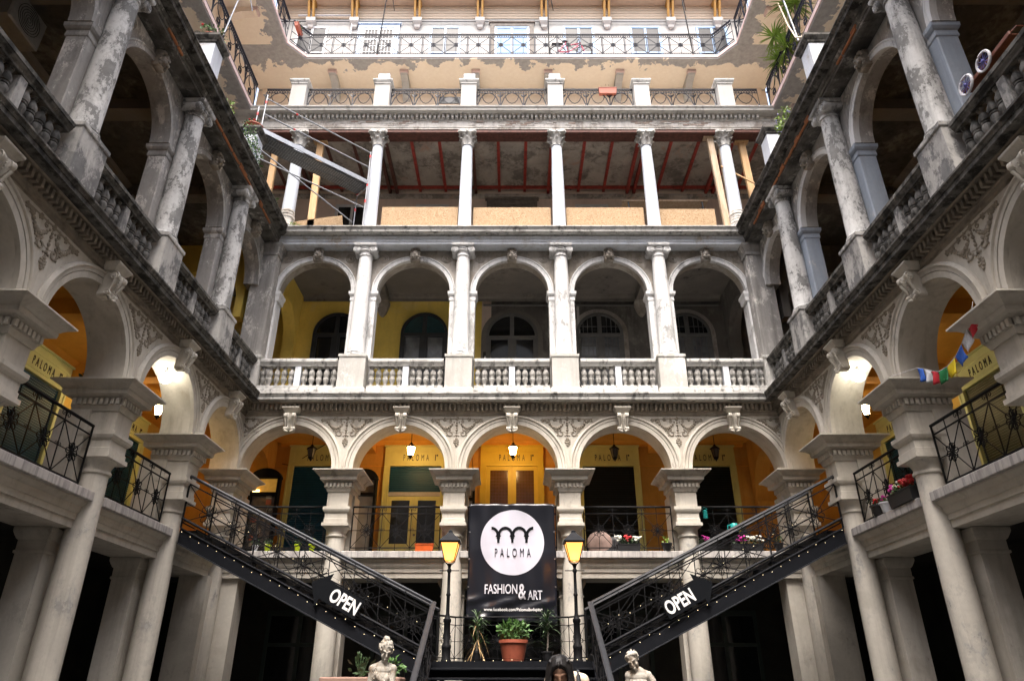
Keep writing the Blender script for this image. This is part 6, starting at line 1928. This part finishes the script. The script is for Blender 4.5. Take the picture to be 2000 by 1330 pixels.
flower_box('reddish crate of flower pots standing on the fourth floor railing', (3.35, 18.12, 20.04), 0.62, 'terracotta', 'leaf_dry', (), n=12, group='flower boxes on the upper railings', h=0.26)
flower_box('pinkish flower box hung at the left corner of the top balcony', (-8.42, 19.3, 24.6), 0.6, 'terracotta', 'leaf_green', (), rz=pi / 2, n=70, group='flower boxes on the upper railings')
t = thing('laundry', 'dark purple cloth drying on the fourth floor railing', 'laundry', (-2.15, 18.2, 19.7))
MB().box(-0.4, 0.4, 0, 0.03, 0.0, 0.32, 0.01).obj('cloth', 'strap_black', t)
t = thing('rope', 'pale rope sagging from the right balcony to the terrace pier', 'rope', (8.75, 15.7, 21.6))
MB().tube([(0, 0, 0), (-0.15, -0.5, -1.6), (-0.4, -1.2, -3.0), (-0.85, -2.6, -4.6), (-1.05, -3.2, -5.4)], 0.022, 6).obj('strand', 'shirt_cream', t)

# ------------------------------------------------------------------ building site on level three
for a, b_, z1, label in ((-4.2, -1.75, 15.42, 'chipboard sheet between the second and third blue columns'), (-1.25, 1.25, 15.40, 'chipboard sheet in the middle bay of the blue columns'),
                         (1.75, 4.25, 15.40, 'chipboard sheet right of the middle bay of the blue columns'), (4.75, 6.55, 15.34, 'chipboard sheet beside the right timber prop')):
    t = thing('chipboard_sheet', label, 'board', ((a + b_) / 2, 18.42, 14.18), 0, 'chipboard sheets closing the third floor')
    w = (b_ - a) / 2
    MB().box(-w, 0.0 if w > 2 else w, -0.01, 0.01, 0, z1 - 14.18).obj('panel', 'osb', t)
t = thing('chipboard_sheet', 'tilted chipboard sheet behind the left timber prop', 'board', (-6.35, 18.45, 14.55), 0, 'chipboard sheets closing the third floor')
MB().box(-0.95, 0.95, -0.01, 0.01, -0.42, 0.42).obj('panel', 'osb', t, rot=(0, -0.16, 0))
def prop(p, q, w, label, mat='timber'):
    t = thing('timber_prop', label, 'prop', p, 0, 'timber props under the steel lintel')
    d = Vector(q) - Vector(p)
    MB().loft([[(dx * 1.0, dy, 0) for dx, dy in ((-w, -0.06), (w, -0.06), (w, 0.06), (-w, 0.06))], [(d.x + dx, d.y + dy, d.z) for dx, dy in ((-w, -0.06), (w, -0.06), (w, 0.06), (-w, 0.06))]]).obj('post', mat, t)
    MB().box(d.x - w - 0.12, d.x + w + 0.12, d.y - 0.1, d.y + 0.1, d.z + 0.001, d.z + 0.06).obj('head_plate', mat, t)
    return t
prop((-6.45, 18.5, 14.18), (-6.55, 18.5, 18.17), 0.11, 'rough timber prop standing behind the scaffold')
prop((-8.0, 18.5, 14.18), (-8.05, 18.5, 18.17), 0.10, 'timber prop at the far left behind the scaffold deck')
pp = prop((6.85, 18.3, 14.18), (6.72, 18.3, 18.17), 0.10, 'pair of bolted planks propping the lintel left of the last blue column', 'timber_old')
MB().box(0.12, 0.2, -0.07, 0.07, 0, 3.9).obj('second_plank', 'timber_old', pp)
prop((7.95, 18.5, 14.18), (7.85, 18.5, 18.17), 0.11, 'smooth timber prop right of the last blue column')
t = thing('wooden_batten', 'thin pale batten nailed across the right timber props', 'batten', (6.9, 18.18, 16.9))
MB().cyl((0, 0, 0), (1.05, 0.1, -0.62), 0.03, 4).obj('strip', 'timber', t)
t = thing('trestle_platform', 'grey plank platform on trestles inside the third floor gallery', 'platform', (5.4, 20.2, 14.18))
MB().box(-1.5, 1.5, -0.3, 0.3, 2.62, 2.68).obj('plank', 'timber_old', t)
for x in (-1.3, 1.3):
    for y in (-0.25, 0.25):
        MB().cyl((x + 0.15, y, 0), (x, y, 2.62), 0.03, 6).obj('leg', 'steel_deck', t)
MB().cyl((-1.3, -0.25, 0.5), (1.3, -0.25, 2.4), 0.02, 5).obj('brace', 'steel_deck', t)

# scaffold bridging the left corner
A = Vector((-4.62, 17.80, 14.18)); e = Vector((-0.747, -0.664, 0)); nn = Vector((-0.664, 0.747, 0))
SF = thing('scaffold', 'aluminium scaffold tower with red bands bridging the left corner of the third floor', 'scaffold', A)
Ls = 3.55; W_ = 0.62
def sp3(s, w, z):
    return e * s + nn * w + Vector((0, 0, z))
for s in (0, Ls):
    for w in (0, W_):
        zt = 3.0 if w == 0 else 1.9
        if s == Ls:
            zt = 3.1
        p_ = MB().cyl(sp3(s, w, 0), sp3(s, w, zt), 0.021, 8).obj('post', 'galvanised', SF)
        for z in (0.95, 1.6, 2.75):
            if z < zt:
                MB().cyl(sp3(s, w, z), sp3(s, w, z + 0.1), 0.031, 8).obj('red_band', 'red_band', p_)
for z in (2.35, 2.95):
    r_ = MB().tube([sp3(0, 0, z - 0.05), sp3(0.06, 0, z), sp3(Ls, 0, z)], 0.022, 8).obj('guard_rail', 'galvanised', SF)
    MB().cyl(sp3(Ls * 0.72, 0, z), sp3(Ls * 0.74, 0, z), 0.027, 8).obj('red_band', 'red_band', r_)
MB().cyl(sp3(0.05, 0, 0.75), sp3(Ls, 0, 0.75), 0.02, 8).obj('brace', 'galvanised', SF)
MB().cyl(sp3(0.0, W_, 1.55), sp3(0.0, 0.0, 1.55), 0.02, 8).obj('transom', 'galvanised', SF)
MB().cyl(sp3(0.35, 0, 0.02), sp3(Ls, 0, 1.1), 0.02, 8).obj('brace', 'galvanised', SF)
for w0 in (0.02, 0.32):
    vs = [sp3(s, w, z) for z in (1.62, 1.67) for s, w in ((0, w0), (Ls, w0), (Ls, w0 + 0.28), (0, w0 + 0.28))]
    d_ = MB().add(vs, [(0, 1, 2, 3), (7, 6, 5, 4), (0, 4, 5, 1), (1, 5, 6, 2), (2, 6, 7, 3), (3, 7, 4, 0)]).obj('deck_plank', 'steel_deck', SF)
    hb = MB()
    hole = []
    for k in range(44):
        for q in range(5):
            c = sp3(0.15 + k * (Ls - 0.3) / 43, w0 + 0.04 + q * 0.05, 1.617)
            hb.lathe([(0.014, 0), (0.014, 0.002)], c.x, c.y, 5, cz=c.z)
    h_ = hb.obj('perforations', 'galvanised', d_)
    h_['kind'] = 'stuff'
vs = [sp3(s, w, z) for z in (1.67, 1.82) for s, w in ((0, -0.03), (Ls, -0.03), (Ls, -0.005), (0, -0.005))]
MB().add(vs, [(0, 1, 2, 3), (7, 6, 5, 4), (0, 4, 5, 1), (1, 5, 6, 2), (2, 6, 7, 3), (3, 7, 4, 0)]).obj('toe_board', 'galvanised', SF)

# ------------------------------------------------------------------ statues and visitor
def fuse(o, vox=0.009, it=4):
    m_ = o.modifiers.new('fuse', 'REMESH'); m_.mode = 'VOXEL'; m_.voxel_size = vox; m_.use_smooth_shade = True
    s_ = o.modifiers.new('soft', 'SMOOTH'); s_.factor = 0.5; s_.iterations = it
    return o

def limb(b, pts, rs, seg=10):
    b.tube(pts, 0.05, seg) if False else None
    P_ = [Vector(p) for p in pts]
    for i in range(len(P_) - 1):
        n = 5
        for k in range(n):
            pass
        b.tube([P_[i].lerp(P_[i + 1], q / 4) for q in range(5)], rs[i], seg, r2=rs[i + 1])
    for p, r in zip(P_, rs):
        b.ball(p, r, seg, 6)

def head(b, c, tilt, turn, lean, s=1.0):
    """head with brow, nose, mouth, chin, ears, looking to -y; returns the rotation"""
    R_ = Matrix.Rotation(turn, 3, 'Z') @ Matrix.Rotation(lean, 3, 'Y') @ Matrix.Rotation(tilt, 3, 'X')
    T = lambda x, y, z: Vector(c) + R_ @ Vector((x * s, y * s, z * s))
    t = MB()
    t.ball((0, 0.01, 0.03), 0.098, 16, 10, sx=0.82, sy=1.0, sz=1.0)
    t.ball((0, -0.018, -0.035), 0.082, 14, 9, sx=0.78, sy=0.92, sz=1.05)
    t.ball((0, -0.06, -0.10), 0.032, 10, 6)
    t.tube([(0, -0.092, 0.025), (0, -0.115, -0.025)], 0.011, 6, r2=0.017)
    t.ball((0, -0.112, -0.03), 0.017, 8, 5)
    t.ball((0, -0.092, -0.066), 0.022, 8, 5, sx=1.2, sz=0.45)
    t.ball((0, -0.09, -0.08), 0.019, 8, 5, sx=1.1, sz=0.45)
    for sg in (-1, 1):
        t.tube([(sg * 0.014, -0.093, 0.03), (sg * 0.06, -0.078, 0.034)], 0.011, 6)
        t.ball((sg * 0.034, -0.080, 0.008), 0.014, 8, 5)
        t.ball((sg * 0.045, -0.06, -0.035), 0.028, 8, 5)
        t.ball((sg * 0.082, 0.012, -0.01), 0.022, 8, 5, sx=0.4)
    b.add([T(*v) for v in t.v], t.f)
    return T

def fingers(b, palm, d, side, s=1.0, curl=0.35, n=4):
    d = Vector(d).normalized(); side = Vector(side).normalized(); nrm = d.cross(side)
    b.ball(palm, 0.036 * s, 8, 6)
    b.ball(Vector(palm) + d * 0.03 * s, 0.035 * s, 8, 6)
    for k, L in enumerate((0.068, 0.078, 0.072, 0.055)):
        p0 = Vector(palm) + d * 0.045 * s + side * (k - 1.5) * 0.019 * s
        p1 = p0 + (d + side * (k - 1.5) * 0.16) * L * 0.55 * s
        p2 = p1 + (d + side * (k - 1.5) * 0.16 - nrm * curl).normalized() * L * 0.5 * s
        b.tube([p0, p1, p2], 0.0085 * s, 6)
    p0 = Vector(palm) - side * 0.03 * s
    b.tube([p0, p0 - side * 0.03 * s + d * 0.02 * s, p0 - side * 0.035 * s + d * 0.055 * s], 0.0095 * s, 6)

def torso(b, z, sh=0.165, lean=0.0):
    """bare classical torso: z of the shoulder line"""
    for zz, rx, ry, x, y in ((0.0, 0.11, 0.075, 0, 0.01), (-0.05, 0.145, 0.09, 0, 0), (-0.12, 0.145, 0.10, 0, -0.005), (-0.20, 0.135, 0.10, 0, -0.005), (-0.28, 0.118, 0.09, 0, 0), (-0.36, 0.108, 0.085, 0.005, 0.005), (-0.43, 0.115, 0.09, 0.01, 0.005),
                            (-0.50, 0.14, 0.10, 0.012, 0.01), (-0.58, 0.165, 0.115, 0.012, 0.01), (-0.68, 0.17, 0.12, 0.01, 0.01)):
        b.ball((x + lean * zz, y, z + zz), 1.0, 16, 8, sx=rx, sy=ry, sz=0.085)
    for sg in (-1, 1):
        b.ball((sg * 0.075, -0.075, z - 0.15), 0.056, 12, 8, sy=0.8)
        b.ball((sg * sh, 0.01, z - 0.03), 0.06, 12, 8)
        b.tube([(0, 0.02, z + 0.04), (sg * sh, 0.01, z - 0.01)], 0.04, 8)

# left statue
S1 = thing('statue', 'pale stone statue with piled hair and a hand on the chest, left of the steps', 'statue', (-1.74, 10.4, 0), 0, 'stone statues by the steps')
b = MB()
torso(b, 1.74)
limb(b, [(0.01, 0.01, 1.72), (0.03, -0.005, 1.86)], [0.058, 0.05])
hc = (0.035, -0.035, 1.925)
T = head(b, hc, 0.42, 0.38, 0.10)
rn = random.Random(2)
b.ball(T(0, 0.035, 0.045), 0.118, 16, 10, sx=0.98, sy=0.95, sz=0.86)
for k in range(90):   # wavy locks swept up and back
    a = rn.uniform(0, 2 * pi); h_ = rn.uniform(-0.02, 0.13)
    r_ = 0.112 * sqrt(max(0.05, 1 - ((h_ - 0.045) / 0.105) ** 2))
    x, y = r_ * cos(a), 0.035 + r_ * 0.95 * sin(a)
    if y < -0.045 and h_ < 0.075:
        continue
    b.ball(T(x, y, h_), rn.uniform(0.013, 0.02), 6, 4)
b.ball(T(-0.015, 0.055, 0.135), 0.05, 10, 7)
for k in range(9):
    a = 2 * pi * k / 9
    b.ball(T(-0.015 + 0.042 * cos(a), 0.055 + 0.042 * sin(a), 0.15 + 0.01 * (k % 2)), 0.016, 6, 4)
limb(b, [(-0.165, 0.01, 1.71), (-0.205, 0.02, 1.44), (-0.10, -0.13, 1.37)], [0.052, 0.042, 0.033])
fingers(b, (-0.08, -0.14, 1.37), (1, -0.1, 0.1), (0, 0, 1))
limb(b, [(0.165, 0.01, 1.71), (0.165, -0.06, 1.45), (-0.03, -0.155, 1.60)], [0.052, 0.043, 0.032])
fingers(b, (-0.045, -0.155, 1.615), (-0.62, 0.12, 0.78), (0.78, 0, 0.62), s=1.05)
for k in range(26):   # gathered drapery over the hips
    a = -pi + pi * k / 25
    r_ = 0.165 + 0.012 * (k % 2)
    b.tube([(r_ * cos(a) * 1.0, r_ * sin(a) * 0.85, 1.36 + 0.02 * sin(k * 1.7)), (r_ * 1.2 * cos(a), r_ * 1.1 * sin(a), 1.05)], 0.024, 6)
b.lathe([(0.17, 0.98), (0.19, 1.1), (0.15, 1.32)], seg=18)
fig = fuse(b.obj('figure', 'statue_stone', S1), 0.006, 1)
fig.scale = (0.85, 0.92, 1.0)
MB().stack([(0.30, 0.30, 0), (0.30, 0.30, 0.12), (0.25, 0.25, 0.15), (0.23, 0.23, 0.85), (0.27, 0.27, 0.9), (0.28, 0.28, 1.0)]).obj('pedestal', 'weathered_stone', S1)

# right statue
S2 = thing('statue', 'armless pale stone statue with tilted smiling head, right of the steps', 'statue', (1.70, 10.4, 0), 0, 'stone statues by the steps')
b = MB()
torso(b, 1.66, 0.15, 0.06)
limb(b, [(0.0, 0.01, 1.64), (-0.045, -0.01, 1.755)], [0.058, 0.048])
T = head(b, (-0.075, -0.035, 1.815), 0.5, -0.55, -0.30, 0.98)
rn = random.Random(8)
for k in range(11):
    a = pi * k / 10
    b.ball(T(-0.09 * cos(a), -0.045 * sin(a) + 0.0, 0.065 + 0.035 * sin(a)), 0.023, 7, 5)
for k in range(40):
    a = rn.uniform(0, 2 * pi); h_ = rn.uniform(0.0, 0.1)
    r_ = 0.092 * cos(h_ / 0.13)
    x, y = r_ * cos(a), 0.02 + r_ * sin(a)
    if y < -0.03 and h_ < 0.07:
        continue
    b.ball(T(x, y, h_ + 0.012), rn.uniform(0.014, 0.022), 6, 4)
b.ball(T(0.02, 0.10, 0.03), 0.045, 10, 7)
limb(b, [(0.15, 0.01, 1.63), (0.215, -0.02, 1.555)], [0.055, 0.047])
limb(b, [(-0.15, 0.01, 1.63), (-0.165, 0.02, 1.53)], [0.052, 0.045])
for k in range(22):
    a = -pi + pi * k / 21
    r_ = 0.165 + 0.012 * (k % 2)
    b.tube([(0.01 + r_ * cos(a), r_ * sin(a) * 0.85, 1.14), (0.01 + r_ * 1.2 * cos(a), r_ * 1.1 * sin(a), 0.95)], 0.024, 6)
b.lathe([(0.17, 0.9), (0.19, 1.0), (0.15, 1.15)], seg=18)
fig = fuse(b.obj('figure', 'statue_stone', S2), 0.006, 1)
fig.scale = (0.88, 0.92, 1.0)
MB().stack([(0.30, 0.30, 0), (0.30, 0.30, 0.12), (0.25, 0.25, 0.15), (0.23, 0.23, 0.78), (0.27, 0.27, 0.83), (0.28, 0.28, 0.93)]).obj('pedestal', 'weathered_stone', S2)

# visitor with long dark hair, head bowed
PE = thing('person', 'person with long dark hair and cream top bowing her head below the landing', 'person', (0.56, 8.2, 0))
b = MB()
for zz, rx, ry, y in ((1.55, 0.12, 0.08, 0.02), (1.49, 0.155, 0.095, 0.03), (1.40, 0.155, 0.105, 0.04), (1.30, 0.14, 0.10, 0.06), (1.18, 0.13, 0.095, 0.08), (1.06, 0.15, 0.105, 0.09), (0.95, 0.165, 0.115, 0.09)):
    b.ball((0.02, y, zz), 1, 16, 8, sx=rx, sy=ry, sz=0.09)
limb(b, [(0.0, 0.01, 1.55), (-0.04, -0.12, 1.60)], [0.06, 0.052])
T = head(b, (-0.065, -0.18, 1.645), 0.75, -0.1, -0.05, 1.06)
for sg in (-1, 1):
    limb(b, [(0.02 + sg * 0.17, 0.02, 1.55), (0.02 + sg * 0.22, 0.03, 1.25), (0.02 + sg * 0.12, -0.18, 1.10)], [0.052, 0.042, 0.03])
    fingers(b, (0.02 + sg * 0.10, -0.2, 1.10), (-sg * 0.5, -0.8, 0.1), (0.0, 0.0, 1.0))
    limb(b, [(0.02 + sg * 0.09, 0.09, 0.93), (0.02 + sg * 0.10, 0.06, 0.48), (0.02 + sg * 0.10, 0.09, 0.09)], [0.09, 0.062, 0.045])
    limb(b, [(0.02 + sg * 0.10, 0.10, 0.05), (0.02 + sg * 0.11, -0.08, 0.04)], [0.045, 0.035])
fuse(b.obj('body', 'skin', PE), 0.009, 3)
b = MB()
for zz, rx, ry, y in ((1.56, 0.13, 0.085, 0.03), (1.50, 0.17, 0.105, 0.035), (1.41, 0.168, 0.118, 0.045), (1.31, 0.155, 0.115, 0.065), (1.19, 0.145, 0.11, 0.085), (1.07, 0.165, 0.12, 0.095), (0.97, 0.178, 0.128, 0.095)):
    b.ball((0.02, y, zz), 1, 16, 8, sx=rx, sy=ry, sz=0.09)
for sg in (-1, 1):
    limb(b, [(0.02 + sg * 0.08, 0.03, 1.59), (0.02 + sg * 0.17, 0.03, 1.56), (0.02 + sg * 0.215, 0.035, 1.32)], [0.06, 0.068, 0.062])
fuse(b.obj('blouse', 'shirt_cream', PE), 0.009, 2)
b = MB()
for sg in (-1, 1):
    limb(b, [(0.02 + sg * 0.09, 0.09, 0.95), (0.02 + sg * 0.10, 0.06, 0.48), (0.02 + sg * 0.10, 0.09, 0.12)], [0.102, 0.075, 0.062])
b.ball((0.02, 0.095, 0.95), 1, 14, 8, sx=0.175, sy=0.125, sz=0.1)
fuse(b.obj('jeans', 'jeans', PE), 0.011, 2)
b = MB()
rn = random.Random(3)
b.ball(T(0, 0.022, 0.045), 0.107, 16, 10, sx=0.92, sy=1.0, sz=0.95)
for k in range(46):
    a = pi * (0.02 + 0.96 * k / 45)
    sx, sy = cos(a), sin(a)
    if sy < 0.1 and abs(sx) < 0.6:
        continue
    p0 = T(0.075 * sx, 0.02 + 0.07 * sy, 0.10)
    p1 = T(0.105 * sx, 0.02 + 0.10 * sy, 0.02)
    p2 = p1 + Vector((0.02 * sx + rn.uniform(-.01, .01), -0.02 + rn.uniform(-.015, .015), -0.15))
    p3 = p2 + Vector((rn.uniform(-.02, .02), rn.uniform(-.03, .01), -0.20))
    b.tube([p0, p1, p2, p3], 0.026, 6, r2=0.012)
for sg in (-1, 1):
    for k in range(9):
        p0 = T(sg * 0.012, -0.05 + 0.012 * k, 0.125)
        p1 = T(sg * (0.085 + 0.004 * k), -0.085 + 0.016 * k, 0.03)
        p2 = p1 + Vector((sg * 0.02, -0.015, -0.14)); p3 = p2 + Vector((sg * 0.012 + rn.uniform(-.02, .02), -0.02, -0.17))
        b.tube([p0, T(sg * 0.055, -0.06 + 0.014 * k, 0.10), p1, p2, p3], 0.022, 6, r2=0.01)
fuse(b.obj('hair', 'hair_dark', PE), 0.008, 2)
MB().tube([(0.16, -0.12, 1.22), (0.15, -0.10, 1.45), (0.135, -0.05, 1.60), (0.14, 0.05, 1.645), (0.15, 0.16, 1.53), (0.15, 0.2, 1.2)], 0.022, 6).obj('bag_strap', 'strap_black', PE)
